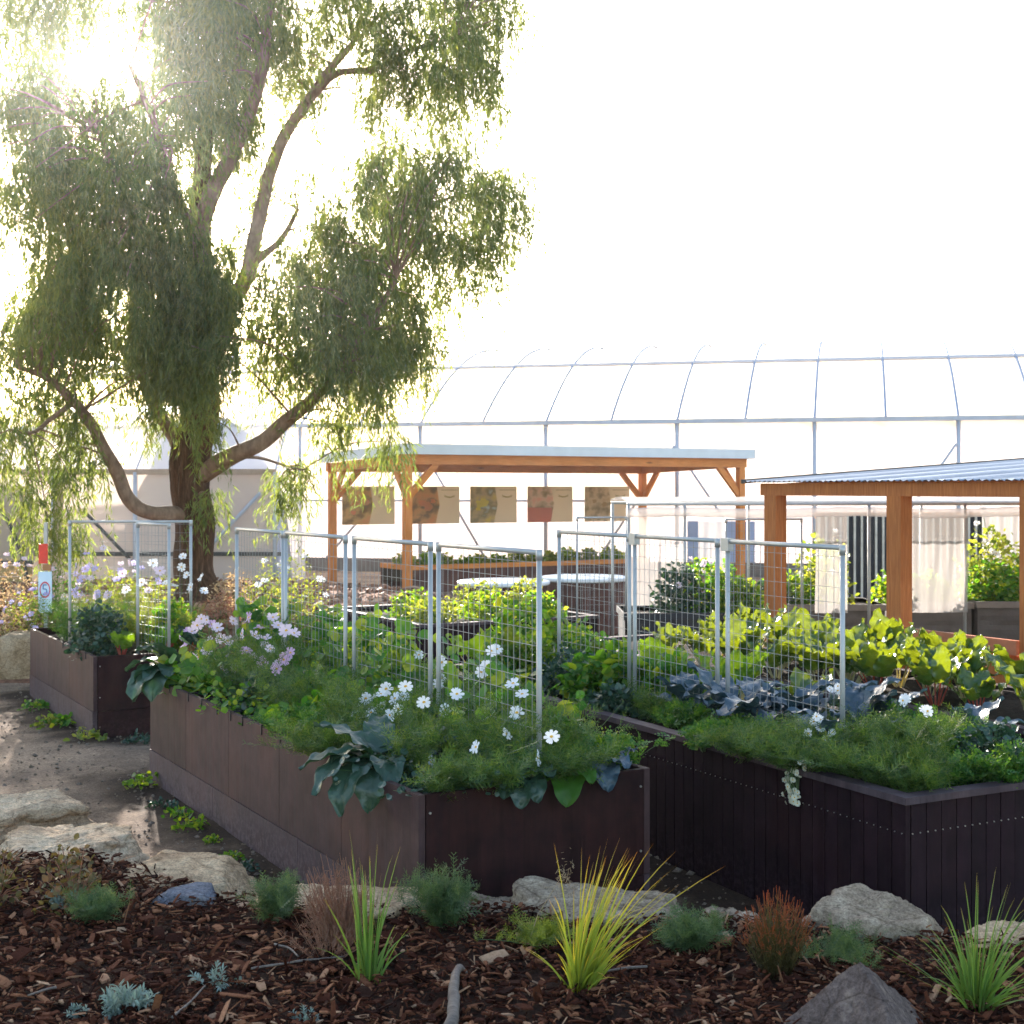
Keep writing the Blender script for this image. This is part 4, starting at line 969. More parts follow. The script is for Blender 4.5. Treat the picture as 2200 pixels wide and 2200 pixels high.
# ------------------------------------------------------------------ plant kit
def frond_tpl(nf=5, L=.11, fl=.042, w=.0042, g=np.random.default_rng(1)):
    V, Fs = [], []
    def q(p0, p1, w):
        d = p1 - p0; x = np.cross(d, [0, 0, 1.0]); x = x/max(1e-9, np.linalg.norm(x))*w/2
        i = len(V); V.extend([p0 - x, p0 + x, p1 + x*.4, p1 - x*.4]); Fs.append((i, i+1, i+2, i+3))
    q(np.array([0,0,0.]), np.array([0,L,0.]), w)
    for i in range(nf):
        y = L*(.15 + .8*i/(nf-1))
        for s in (-1, 1):
            l = fl*(1 - .55*abs(i/(nf-1) - .35))*g.uniform(.7, 1.2)
            p0 = np.array([0, y, 0.]); p1 = p0 + l*np.array([s*.75, .6, g.uniform(-.35,.4)])
            q(p0, p1, w)
            if i % 2 == 0:
                m = (p0 + p1)/2; q(m, m + l*.45*np.array([s*.2, .9, g.uniform(-.2,.3)]), w*.9)
    return np.array(V), np.array(Fs)
FROND = [frond_tpl(g=np.random.default_rng(s)) for s in range(3)]
def pars_tpl(g):
    V, Fs = [], []
    for i in range(5):
        y = .02 + .018*i
        for s in ((-1, 1) if i < 4 else (0,)):
            e = np.array([s*.8, .75, g.uniform(-.4,.5)]); e = e/np.linalg.norm(e); l = .026*(1.1 - .12*i)*g.uniform(.8,1.2); x = np.cross(e, [0,0,1.0])
            p = np.array([0, y, 0]); k_ = len(V); V.extend([p, p + e*l*.55 - x*l*.36, p + e*l, p + e*l*.55 + x*l*.36]); Fs.append((k_, k_+1, k_+2, k_+3))
    return np.array(V), np.array(Fs)
PARS = [pars_tpl(np.random.default_rng(s+50)) for s in range(3)]
def feather(mb, base, nst, h, spread, g, m=0, ms=1, dens=26, fs=1.0, lean=(0, 0), up=.5, tpl=None):
    """soft plant of thread-fine divided leaves on thin stems"""
    nst = int(nst*1.1); dens = int(dens*.85); fs = fs*1.1
    for s in range(nst):
        o = np.array(base) + np.array([g.normal(0, spread*.25), g.normal(0, spread*.25), 0])
        dirx = np.array([g.normal(0, 1)*spread + lean[0], g.normal(0, 1)*spread + lean[1], 0])
        H = h*g.uniform(.55, 1.05)
        q = np.linspace(0, 1, 6)
        pts = o + dirx*(q**1.4)[:, None] + np.array([0, 0, 1])*(H*(q - .12*q*q))[:, None]
        mb.tube(pts, np.linspace(.0022, .001, 6), 4, ms, cap=False)
        qq = g.uniform(.05, 1, dens); pos = np.stack([np.interp(qq, q, pts[:, i]) for i in range(3)], 1)
        d = unit(rdir(dens, -.25, up + .3, g) + np.array([0, 0, .25])); hint = unit(rdir(dens, .2, 1, g))
        sc = g.uniform(.55, 1.15, dens)*fs
        tv, tf = (tpl or FROND)[s % 3]
        mb.inst(tv, tf, frames(d, hint)*sc[:, None, None], pos, m)
def big_leaf(mb, base, az, a0, a1, L, W, pet, g, m=0, ms=1, wave=.12, nw=3.5, pr=.005, tip=.8, blunt=.6):
    ns, nw_ = 17, 11
    h = np.array([math.cos(az), math.sin(az), 0]); side = np.array([-math.sin(az), math.cos(az), 0])
    p = np.array(base, float)
    if pet > 0:
        q = [p + (h*math.cos(a0) + np.array([0,0,1])*math.sin(a0))*pet*s + h*.04*pet*s*s for s in (0, .5, 1)]
        mb.tube(q, [pr, pr*.85, pr*.6], 6, ms, cap=False); p = q[-1]
    V = []; ph = g.uniform(0, 6, 4)
    for i in range(ns):
        s = i/(ns-1); a = a0 + (a1 - a0)*s
        t = h*math.cos(a) + np.array([0,0,1])*math.sin(a); nrm = -h*math.sin(a) + np.array([0,0,1])*math.cos(a)
        if i: p = p + t*L/(ns-1)
        wd = W*max(.04, math.sin(math.pi*min(1, .06 + .94*s)**tip)**blunt)
        for j in range(nw_):
            x = 2*j/(nw_-1) - 1
            z = wave*W*(x*x)*math.sin(nw*2*s*math.pi + ph[0] + (2.1 if x < 0 else 0)) + .16*W*x*x + .16*W*n3(s*7 + ph[1]*9, x*2.2 + ph[2]) + .06*W*n3(s*19 + ph[3]*9, x*6)
            V.append(p + side*x*wd*(1 + .05*math.sin(16*s + ph[2])*abs(x)) + nrm*(z - .0*wd))
    mb.grid(V, ns, nw_, m)
def round_leaves(mb, pos, r, g, m=0, tilt=.6):
    n = len(pos); a = np.linspace(0, 2*np.pi, 10)[:-1]
    tv = np.concatenate([[(0,0,-.12)], np.stack([np.cos(a)*(1+.07*np.cos(5*a)), np.sin(a)*(1+.07*np.cos(5*a)), .06*np.cos(3*a)], 1)])
    tf = [(0, 1+i, 1+(i+1) % 9) for i in range(9)]
    nrm = unit(np.array([0,-.35,.8]) + rdir(n, -1, 1, g)*tilt)
    X_ = unit(np.cross(nrm, rdir(n, -.5, .5, g))); Y_ = np.cross(nrm, X_)
    mb.inst(tv, tf, np.stack([X_, Y_, nrm], 2)*(r*g.uniform(.5, 1.2, n))[:, None, None], pos, m)
OV = np.array([(0,0,0),(.3,.25,.06),(.36,.55,.08),(.2,.85,.03),(0,1,-.06),(-.2,.85,.03),(-.36,.55,.08),(-.3,.25,.06),(0,.5,-.02)])
OF = [(0,1,8),(1,2,8),(2,3,8),(3,4,8),(4,5,8),(5,6,8),(6,7,8),(7,0,8)]
def oval_leaves(mb, pos, L, g, m=0, up=.3, wid=1.0, lo=.6, hi=1.2):
    n = len(pos); d = unit(rdir(n, -.6, .8, g) + np.array([0,0,up])); hint = unit(rdir(n, .1, 1, g))
    s = L*g.uniform(lo, hi, n)
    mb.inst(OV, OF, frames(d, hint)*np.stack([s*wid, s, s], 1)[:, None, :], pos, m)
def bush(mb, base, rx, ry, h, n, L, g, m=0, ms=None, fill=.35, **kw):
    d = rdir(n, -.1, 1, g); r = g.random(n)**fill
    pos = np.array(base) + d*r[:, None]*np.array([rx, ry, h])*(1 + .25*np.array([n3(*(q*2.3 + base)) for q in d]))[:, None]
    oval_leaves(mb, pos, L, g, m, **kw)
    if ms is not None:
        for i in range(0, n, max(1, n//26)): mb.tube([np.array(base), (np.array(base)*.6 + pos[i]*.4) + [0,0,.02], pos[i]], [.004,.003,.0015], 4, ms, cap=False)
def blades(mb, base, n, h, spread, g, w=.0105, m=0, droop=.35, lean=(0, 0)):
    for i in range(n):
        a = g.uniform(0, 2*np.pi); H = h*(.3 + .7*g.random()**1.5); rad = abs(g.normal(0, spread))
        o = np.array(base) + np.array([math.cos(a), math.sin(a), 0])*g.uniform(0, .045) - [0,0,.02]
        out = np.array([math.cos(a)*rad + lean[0]*H, math.sin(a)*rad + lean[1]*H, 0]); dr = droop*g.random()**2
        q = np.linspace(0, 1, 9); ww = w*g.uniform(.7, 1.25)*np.clip(np.minimum(1.2*(1-q)**.6, .75 + q), .06, 1)
        pts = o + out*(.55*q + .45*q**2.2)[:, None] + np.array([0,0,1])*(H*(q - dr*q**3))[:, None]
        sd = unit(np.cross(np.array([math.cos(a+1.57), math.sin(a+1.57), 0]), [0,0,1.0]) + g.normal(0,.8,3)*[1,1,0])
        V = np.stack([pts - sd*ww[:, None]/2, pts + sd*ww[:, None]/2 + np.array([0,0,0])], 1).reshape(-1, 3)
        mb.grid(V, 9, 2, m, np.repeat(q, 2))
# flowers
def flower_mesh(name, r, mat, np_=8, cup=.12, seed=0, centre='yolk', cr=.24):
    g = np.random.default_rng(seed); b = MB()
    for i in range(np_):
        a = 2*np.pi*i/np_ + g.normal(0, .07); wd = r*(1.95 if np_ > 6 else 2.3)/np_*g.uniform(.85, 1.12); rl = r*g.uniform(.9, 1.05); z0 = cup*r*g.uniform(-.4, 1.5)
        ca, sa = math.cos(a), math.sin(a); V = []
        for s, wv in ((.1,.34),(.4,.72),(.7,1.0),(.92,.82),(1.0,.42)):
            for x in (-1, -.4, .4, 1):
                rr_ = rl*s*(1 - (.05 if (s == 1.0 and abs(x) < .5) else 0)); ww = x*wd*wv
                V.append((ca*rr_ - sa*ww, sa*rr_ + ca*ww, z0*s*s + .05*r*abs(x)*s + .004*i*r/.04*.1 - .03*r*(s == 1.0)))
        b.grid(V, 5, 4, 0)
    a = np.linspace(0, 2*np.pi, 10)
    b.grid([(r*cr*q*math.cos(t_), r*cr*q*math.sin(t_), .1*r*(1-q*q) + .015*r) for q in (0.01,.5,.85,1) for t_ in a], 4, 10, 1)
    o = b.build(name, [mat, M[centre]], None, True)
    me = o.data; bpy.data.objects.remove(o); return me
FM = {'white': [flower_mesh('white_flower', .043, M['white'], 8, .15, s) for s in range(3)],
      'pink': [flower_mesh('pink_flower', .041, M['pink'], 8, .2, s+5) for s in range(3)],
      'palepink': [flower_mesh('pale_flower', .041, M['palepink'], 8, .2, s+9) for s in range(3)],
      'mauve': [flower_mesh('mauve_flower', .032, M['mauve'], 8, .2, s+13) for s in range(2)],
      'daisy': [flower_mesh('small_daisy', .02, M['white'], 11, .1, s+17, 'yolk', .3) for s in range(2)],
      'cream': [flower_mesh('cream_flower', .014, M['cream'], 5, .3, s+23, 'yolk', .25) for s in range(2)],
      'orange': [flower_mesh('orange_flower', .03, M['orange'], 5, .3, s+29) for s in range(1)],
      'farwhite': [flower_mesh('far_flower', .045, M['white'], 8, .2, 33)]}
def put_flower(t, kind, pos, nrm, g, sc=1.0):
    o = bpy.data.objects.new('flower', FM[kind][g.integers(len(FM[kind]))]); COL.objects.link(o); o.parent = t
    q = Vector(nrm).normalized().to_track_quat('Z', 'Y'); o.rotation_mode = 'QUATERNION'; o.rotation_quaternion = q
    o.location = Vector(pos) - t.location; o.scale = [sc*g.uniform(.78, 1.12), sc*g.uniform(.78, 1.12), sc*g.uniform(.8, 1.6)]
    return o
def plant(name, label, cat, base, group=None):
    return thing(name, label, cat, base, 0, group)
def flower_stem(mb, p0, p1, g, m=1, r=.0016):
    mid = (np.array(p0)*.45 + np.array(p1)*.55) + np.array([g.normal(0,.02), g.normal(0,.02), .02])
    mb.tube([p0, mid, p1], [r*1.2, r, r*.8], 4, m, cap=False)
S9 = 1.1387
# ------------------------------------------------------------------ cosmos in the long flower planter
def cosmos(name, label, fr, bases, flowers, kind, seed, h, offs=(.15,.6), z0=.75, fern='cosmos', sc=1.0, nst=9, hang=0, group='cosmos clumps'):
    g = np.random.default_rng(seed); c = np.mean([fr.w(*q) for q in bases], 0); base = np.array([c[0], c[1], z0])
    t = plant(name, label, 'flowering plant', base, group); mb = MB(); bz = [np.array([*fr.w(*q), z0]) for q in bases]
    for q in bz: feather(mb, q, nst, h*g.uniform(.75, 1.15), .15, g, 0, 1, 24, 1.0, up=.6)
    for (u, v) in flowers:
        k_ = kind if isinstance(kind, str) else kind[g.integers(len(kind))]
        pxy = fr.at(u*S9, g.uniform(*offs)); z = HC - (v*S9 - VH)*pxy[1]/F
        p = np.array([pxy[0], pxy[1], z])
        nrm = unit(np.array([g.normal(-.05,.6), -1 + g.normal(0,.55), g.uniform(-.1,1.3)]))
        b0 = min(bz, key=lambda q: np.linalg.norm(q[:2] - pxy)) + [g.normal(0,.06), g.normal(0,.06), 0]
        if z > b0[2] + .02: flower_stem(mb, b0, p - nrm*.004, g)
        put_flower(t, k_, p, nrm, g, sc)
    for q in bz:
        for _ in range(5):
            p = q + np.array([g.normal(0,.13), g.normal(0,.13), h*g.uniform(.7,1.25)]); flower_stem(mb, q, p, g)
            mb.inst(OV, OF, frames(np.array([[0,0,1.0]]), np.array([[0,1.0,0]]))*np.array([[[.011,.013,.011]]]), p[None], 1)
    mb.build('foliage', [M[fern], M['stem']], t, False, off=base)
    return t
cosmos('cosmos_plant', 'white cosmos clump on the planter corner below the tall end post', A, [(.5,.45),(.75,.6),(.95,.5),(.35,.9),(.7,1.0),(1.0,.95),(.55,.25),(.85,.25),(1.1,.35),(.25,.55)],
       [(898,1410),(812,1438),(1014,1430),(770,1395),(985,1310),(968,1290),(975,1345),(925,1350),(760,1345),(840,1340),(862,1310),(800,1325),(955,1385),(1040,1390)], 'white', 1, .4, (.25,.9))
cosmos('cosmos_plant', 'white cosmos clump with the tight bunch of blooms above the drooping cabbage', A, [(.35,1.2),(.6,1.4),(.25,1.55),(.8,1.3),(.45,1.8)],
       [(685,1335),(718,1310),(700,1368),(735,1350),(765,1295),(690,1318),(700,1345),(715,1372),(748,1362),(670,1350),(728,1300),(760,1315),(720,1332),(745,1318),(706,1318),(625,1362),(752,1338)], 'white', 2, .4, (.3,.55))
cosmos('cosmos_plant', 'white cosmos clump flowering against the mesh beside the tall end post', A, [(.9,1.5),(.75,1.9),(1.05,1.2),(1.1,1.7)],
       [(914,1262),(908,1268),(833,1250),(833,1280),(826,1290),(938,1225),(928,1228),(790,1236),(920,1256)], 'white', 3, .5, (.8,1.0))
cosmos('cosmos_plant', 'pink cosmos clump with many open blooms at the far end of the flower planter', A, [(.35,3.3),(.6,3.5),(.3,3.7),(.55,3.9),(.8,3.6),(.4,4.1),(.7,3.2)],
       [(372,1180),(362,1192),(400,1178),(390,1170),(348,1218),(358,1240),(445,1260),(465,1228),(415,1205),(455,1195),(395,1210),(425,1235),(405,1250),(480,1240),(340,1205),(355,1190),(515,1165),(440,1172),(390,1228),(500,1218),(490,1185),(525,1180),(540,1190),(480,1200),(500,1205),(410,1185),(330,1245),(322,1262),(375,1240),(430,1210),(555,1195),(470,1165),(380,1168)], ('pink','palepink','palepink'), 4, .52, (.25,.7), sc=1.15)
cosmos('cosmos_plant', 'pink cosmos clump half way along the flower planter with few drooping blooms', A, [(.4,2.6),(.7,2.8),(.3,2.9),(.55,2.3),(.25,2.4),(.85,2.5)],
       [(525,1255),(535,1245),(540,1240),(578,1275),(522,1262),(510,1225),(548,1232),(470,1285),(440,1280),(420,1265),(495,1250)], ('pink','palepink'), 5, .4, (.25,.5), sc=1.15)
# ferny low fillers and herbs in the flower planter, one plant each
FILL = [('carrot tops beside the black clips in the flower planter', .2, 2.1, .2), ('carrot tops next to the drooping cabbage', .25, 1.75, .2), ('carrot tops at the front corner of the flower planter under the single bloom', 1.15, .2, .22),
        ('low yellow green herb on the flower planter corner by the plank bed', 1.2, .35, .2)]
for i, (lab, a, l, h) in enumerate(FILL):
    g = np.random.default_rng(40 + i); base = np.array([*A.w(a, l), .75]); t = plant('carrot_plant', 'feathery ' + lab, 'plant', base, 'feathery low plants'); mb = MB()
    for q in range(4): feather(mb, base + [g.normal(0,.09), g.normal(0,.09), 0], 8, h, .1, g, 0, 1, 24, .8, tpl=PARS)
    mb.build('foliage', [M['fern' if i < 3 else 'leafy'], M['stem']], t, off=base)
# climbing round-leaved plants along the mesh
def climber(label, fr, a0, l0, l1, zt, n, seed, flowers=0, wide=.2, r=.042, mat='nast', z0=.74, name='nasturtium_plant', dens=1.0):
    g = np.random.default_rng(seed); base = np.array([*fr.w(a0, (l0+l1)/2), z0]); t = plant(name, label, 'plant', base, 'climbing plants along the trellis'); mb = MB()
    pos = []
    n = int(n*1.7); nst = max(4, n//26)
    for s in range(nst):
        l = g.uniform(l0, l1); a = a0 + g.normal(0, wide*.5); H = (zt - z0)*g.uniform(.35, 1.05)
        q = np.linspace(0, 1, 9); w1, w2 = g.normal(0, .14), g.normal(0, wide*.6)
        pl = np.array([[*fr.w(a + w2*x + .03*math.sin(5*x+s), l + w1*x + .05*math.sin(7*x + 2*s)), z0 + H*x] for x in q])
        mb.tube(pl, np.linspace(.003, .0012, 9), 4, 1, cap=False)
        m_ = n//nst; qq = g.random(m_)**.8
        p = np.stack([np.interp(qq, q, pl[:, i]) for i in range(3)], 1) + g.normal(0, .05, (m_, 3)); pos.append(p)
    pos = np.concatenate(pos); pos[:, 2] = np.maximum(pos[:, 2], z0 + .02)
    round_leaves(mb, pos, r, g, 0, .75)
    for i in range(flowers): put_flower(t, 'orange', pos[i] + [0, -.03, .02], (g.normal(0,.3), -1, .4), g, .9)
    mb.build('foliage', [M[mat], M['stem']], t, off=base)
climber('round leaved climber on the mesh nearest the tall end post', A, .95, .5, 1.3, 1.2, 260, 51)
climber('round leaved climber low behind the white blooms, by the double posts', A, 1.0, 1.3, 2.1, 1.32, 300, 52)
climber('round leaved climber on the mesh in front of the orange pavilion post, one orange flower', A, .95, 2.1, 3.0, 1.42, 420, 53, 1)
climber('dense round leaved climber filling the third mesh panel', A, .9, 3.0, 3.9, 1.46, 420, 54, 1)
climber('round leaved climber at the tree end of the flower planter, pale in the sun', A, .85, 3.9, 4.75, 1.38, 380, 55)
climber('low round leaved plant trailing between pink and white cosmos', A, .55, 1.9, 2.5, 1.0, 200, 56, wide=.3)
climber('low round leaved plant beside the plank bed at the planter corner', A, 1.2, .5, 1.6, .98, 200, 57, wide=.2, r=.026)
climber('small leaved plant sprawling under the pink cosmos at the planter edge', A, .2, 2.5, 3.6, .92, 260, 58, wide=.2, r=.022)
climber('round leaved plant at the far path side corner of the flower planter', A, .3, 3.9, 4.7, 1.05, 260, 59, wide=.3)
climber('small leaved trailing plant at the front corner of the flower planter', A, .3, .1, .75, .9, 240, 60, wide=.35, r=.02, mat='cabb')
# big leaves hanging over the rims
def leafy_rosette(name, label, base, leaves, seed, mats, cat='plant', group=None, **kw):
    g = np.random.default_rng(seed); t = plant(name, label, cat, base, group)
    for (az, a0, a1, L, W, pet) in leaves:
        mb = MB(); big_leaf(mb, (0, 0, 0), az, a0, a1, L, W, pet, g, **kw)
        mb.build('leaf', mats, t, True)
    return t
q = A.w(.1, .66)
leafy_rosette('cabbage_plant', 'big drooping dark green cabbage leaves hanging over the long brown planter side', (q[0], q[1], .82),
    [(D2R(196),.5,-.7,.36,.085,.1), (D2R(215),.6,-1.3,.42,.1,.06), (D2R(236),.5,-1.75,.44,.1,.05), (D2R(262),.45,-1.9,.36,.1,.06), (D2R(285),.6,-1.2,.3,.09,.06), (D2R(170),.9,-.1,.34,.08,.1), (D2R(205),1.0,-1.0,.3,.09,.05), (D2R(100),.9,.2,.3,.09,.08)], 61, [M['cabb'], M['stem']], wave=.16)
q = A.w(.62, .06)
leafy_rosette('cabbage_plant', 'dark green leaf cluster hanging over the middle of the planter end', (q[0], q[1], .8),
    [(D2R(265),.4,-1.7,.22,.075,.05), (D2R(240),.5,-1.4,.2,.07,.05), (D2R(290),.5,-1.6,.2,.07,.04), (D2R(310),.8,-.6,.2,.07,.05)], 62, [M['cabb'], M['stem']], wave=.14)
q = A.w(.9, .06)
leafy_rosette('cabbage_plant', 'dark leaf hanging below the single white bloom at the planter end', (q[0], q[1], .8),
    [(D2R(262),.3,-1.6,.24,.085,.04), (D2R(300),.6,-1.0,.18,.06,.05), (D2R(230),.6,-.9,.17,.06,.05)], 63, [M['nast'], M['stem']], wave=.08)
q = A.w(1.1, .07)
leafy_rosette('cabbage_plant', 'blue green curly leaf hanging over the planter end nearest the plank bed', (q[0], q[1], .82),
    [(D2R(275),.4,-1.7,.2,.07,.04), (D2R(250),.5,-1.4,.17,.06,.05), (D2R(305),.7,-.7,.19,.06,.05), (D2R(20),.6,0,.16,.05,.06)], 64, [M['kale'], M['stem']], wave=.25)
q = A.w(.12, 4.55)
leafy_rosette('cabbage_plant', 'dark green leaves hanging over the far end of the flower planter', (q[0], q[1], .86),
    [(D2R(200),.6,-1.5,.4,.13,.06), (D2R(225),.5,-1.6,.44,.14,.06), (D2R(250),.5,-1.7,.4,.13,.06), (D2R(180),.8,-.9,.38,.12,.06), (D2R(160),1.0,-.4,.36,.12,.08), (D2R(215),1.1,.0,.3,.1,.08), (D2R(270),.8,-1,.28,.1,.05), (D2R(240),1.2,.3,.3,.1,.06)], 65, [M['cabb'], M['stem']], wave=.1)
# ------------------------------------------------------------------ the plank bed: kale, chard, ferny plants, white flowers
def kale(label, xy, z, s, seed, mat='kale', n=8, name='kale_plant', stem='kale'):
    g = np.random.default_rng(seed); L = []
    for i in range(n):
        a0 = g.uniform(.6, 1.35); L.append((2*np.pi*i/n*1.618*3 + g.normal(0,.2), a0, a0 - g.uniform(.7, 1.5), s*g.uniform(1.0,1.5), s*g.uniform(.32,.44), s*g.uniform(.6,1.2)))
    return leafy_rosette(name, label, (*xy, z), L, seed, [M[mat], M[stem]], 'vegetable', 'kale and cabbages in the plank bed', wave=.17, nw=2.4, pr=.006)
for i, (u, v, off, s, lab) in enumerate([(1650,1500,.55,.26,'large blue kale spreading its leaves in front of the mesh gap'), (1560,1510,.4,.22,'blue kale lower and darker, before the large one'), (1480,1540,.5,.18,'small blue kale closest to the upright bright leaf'),
        (1725,1480,.75,.22,'blue kale with an arched leaf behind the rounded trellis corner'), (1830,1570,.7,.2,'blue kale beside the white flower cluster'), (2080,1580,1.25,.17,'blue kale near the second plank wall'), (1760,1650,.25,.15,'small blue kale leaf cluster above the hanging white flowers'), (1905,1480,1.1,.2,'dark blue kale under the chard row')]):
    kale(lab, B_.at(u, off), .77, s, 70 + i)
for i, (u, off, s, lab) in enumerate([(1390,.75,.3,'tall upright bright green leaf plant between trellis panels'), (1290,.7,.22,'green leafy brassica near the far end of the kale bed'), (1330,.9,.2,'green leafy brassica behind the upright leaf'), (1860,1.0,.24,'broad green brassica behind the end post')]):
    g = np.random.default_rng(90 + i)
    L = [(g.uniform(0, 6.28) if j else 1.3, g.uniform(.8, 1.45), g.uniform(-.1, .9), s*g.uniform(.7, 1.05), s*g.uniform(.28,.36), s*.5) for j in range(7)]
    leafy_rosette('brassica_plant', lab, (*B_.at(u, off), .77), L, 90 + i, [M['leafy' if i == 0 else 'cabb'], M['stem']], 'vegetable', 'leafy brassicas in the plank bed', wave=.12)
for i, (u, off, n, h, mat, lab) in enumerate([(1560,.22,5,.16,'fern','low carrot row along the cap rail, nearest the rail end'), (1640,.25,5,.17,'fern','low carrot clump in front of the kale, beside the cap rail'), (1720,.3,4,.16,'fern','low carrot clump between kale and hanging white flowers'),
        (1850,.35,7,.3,'cosmos','soft dark ferny clump at the middle of the plank bed end'), (1960,.55,7,.34,'cosmos','tall ferny clump above the plank bed corner'), (2030,.75,6,.22,'fern','bright ferny clump over the corner cap rail'), (1935,.25,6,.24,'cosmos','ferny clump closest to the plank bed corner'), (1990,1.0,5,.3,'fern','ferny clump with a yellow tinge behind the corner'),
        (1470,.3,4,.15,'fern','low carrot clump under the upright bright leaf'), (1390,.3,4,.18,'cosmos','low dark ferny clump near the far cap rail')]):
    g = np.random.default_rng(110 + i); xy = B_.at(u, off)
    if i in (3,4,5,6,7): xy = B_.w(off, {3:.9,4:.55,5:.3,6:.3,7:.75}[i])
    base = np.array([*xy, .75]); t = plant('ferny_plant', lab, 'plant', base, 'ferny plants in the plank bed'); mb = MB()
    for q in range(n): feather(mb, base + [g.normal(0,.11), g.normal(0,.11), 0], 8, h*g.uniform(.7,1.1), .1, g, 0, 1, 24, .9, tpl=(PARS if mat == 'fern' else None))
    mb.build('foliage', [M[mat], M['stem']], t, off=base)
g = np.random.default_rng(130)
base = np.array([*B_.w(.95, .35), .75]); t = plant('herb_bush', 'dense dark leafy bush at the front of the plank bed', 'plant', base); mb = MB(); bush(mb, base, .24, .2, .3, 900, .045, g, 0, 1); mb.build('foliage', [M['cabb'], M['stem']], t, off=base)
base = np.array([*B_.w(1.3, .3), .75]); t = plant('seedling_clump', 'pale green seedlings over bare soil at the plank bed end', 'plant', base); mb = MB(); bush(mb, base, .22, .16, .14, 240, .05, g, 0, 1); mb.build('foliage', [M['leafy'], M['stem']], t, off=base)
def spray(label, pts, kind, seed, off, fr, z0, sc=1.0, lean=True, name='daisy_plant', cat='flowering plant', offs=.06, group='small white flowered plants', fern='cosmos', n=3, h=.2):
    g = np.random.default_rng(seed); q0 = fr.at(np.mean([p[0] for p in pts])*S9, off); base = np.array([q0[0], q0[1], z0])
    t = plant(name, label, cat, base, group); mb = MB()
    for q in range(n): feather(mb, base + [g.normal(0,.06), g.normal(0,.06), 0], 6, h, .09, g, 0, 1, 16, .8)
    for (u, v) in pts:
        pxy = fr.at(u*S9, off + g.normal(0, offs)); p = np.array([*pxy, HC - (v*S9 - VH)*pxy[1]/F])
        nrm = unit([g.normal(0,.5), -1, g.uniform(-.1,1)])
        flower_stem(mb, base + [0,0,.02], p, g, 1, .0013); put_flower(t, kind, p, nrm, g, sc)
    mb.build('foliage', [M[fern], M['stem']], t, off=base)
J = lambda u, v, n, su, sv, s: [(u + q[0]*su, v + q[1]*sv) for q in np.random.default_rng(s).normal(0, 1, (n, 2))]
spray('bunch of small white flowers at the foot of the rounded trellis post', J(1576, 1300, 9, 14, 4, 1), 'daisy', 131, .7, B_, .78, 1.1)
spray('two white daisies opening over the plank bed, under the chard', [(1708,1318),(1703,1322),(1745,1338),(1750,1342)], 'white', 132, .8, B_, .78, .8)
spray('white flower stems above the hanging cluster on the plank bed', [(1540,1352),(1548,1358),(1535,1362),(1510,1398),(1503,1408),(1515,1404),(1490,1390),(1488,1398),(1560,1388),(1570,1383),(1560,1395),(1545,1395),(1500,1380),(1525,1385),(1535,1395),(1512,1415),(1548,1375),(1555,1410),(1520,1425),(1540,1415)], 'daisy', 133, .2, B_, .78, 1.5, n=5, h=.24)
spray('cluster of cream flowers hanging down over the dark plank wall', J(1494, 1452, 18, 9, 9, 2) + J(1515, 1438, 12, 10, 7, 4) + J(1488, 1475, 15, 4, 12, 3) + J(1497, 1500, 18, 7, 9, 6), 'cream', 134, -.03, B_, .8, 1.2, offs=.02, n=2, h=.1, name='alyssum_plant')
# chard
def chard(label, xy, z, h, seed, stem='chard_stem', n=9, mat='chard', group='chard plants in the sunlit row', W=.3):
    g = np.random.default_rng(seed); t = plant('chard_plant', label, 'vegetable', (*xy, z), group)
    for i in range(n):
        a0 = g.uniform(.95, 1.45); az = 2*np.pi*i/n + g.normal(0,.4); L = h*g.uniform(.5,.75)
        mb = MB(); big_leaf(mb, (.03*math.cos(az), .03*math.sin(az), 0), az, a0, a0 - g.uniform(-.1, 1.2), L, L*g.uniform(.27,.36), h*g.uniform(.3,.5), g, wave=.22, nw=3, pr=.007)
        mb.build('leaf', [M[mat], M[stem]], t, True)
k = 0
for row, off in enumerate((.25, .68, 1.1)):
    for l in np.arange(.75, 5.6, .43):
        if row == 2 and l < 2.8: continue
        g = np.random.default_rng(200 + k); xy = Cc.w(off + g.normal(0,.05), l + g.normal(0,.05))
        rowname = ('nearest the plank wall', 'in the middle row', 'in the row nearest the pavilion')[row]
        chard(f'glossy backlit chard plant {rowname} of the chard bed', xy, .78, g.uniform(.29,.46), 300 + k, 'beet_stem' if g.random() < .25 else 'chard_stem'); k += 1
for i, (a, l) in enumerate([(.9,2.6),(1.2,2.2),(1.25,3.0),(1.0,3.5),(1.2,4.0),(.95,4.4),(.75,5.1),(.35,4.7),(.25,5.2),(1.2,5.0)]):
    g = np.random.default_rng(260 + i)
    chard('darker chard plant growing at the back of the kale bed', B_.w(a, l), .77, g.uniform(.3,.42), 360 + i, n=7, mat='chard' if i % 2 else 'leafy', group='chard at the back of the kale bed')
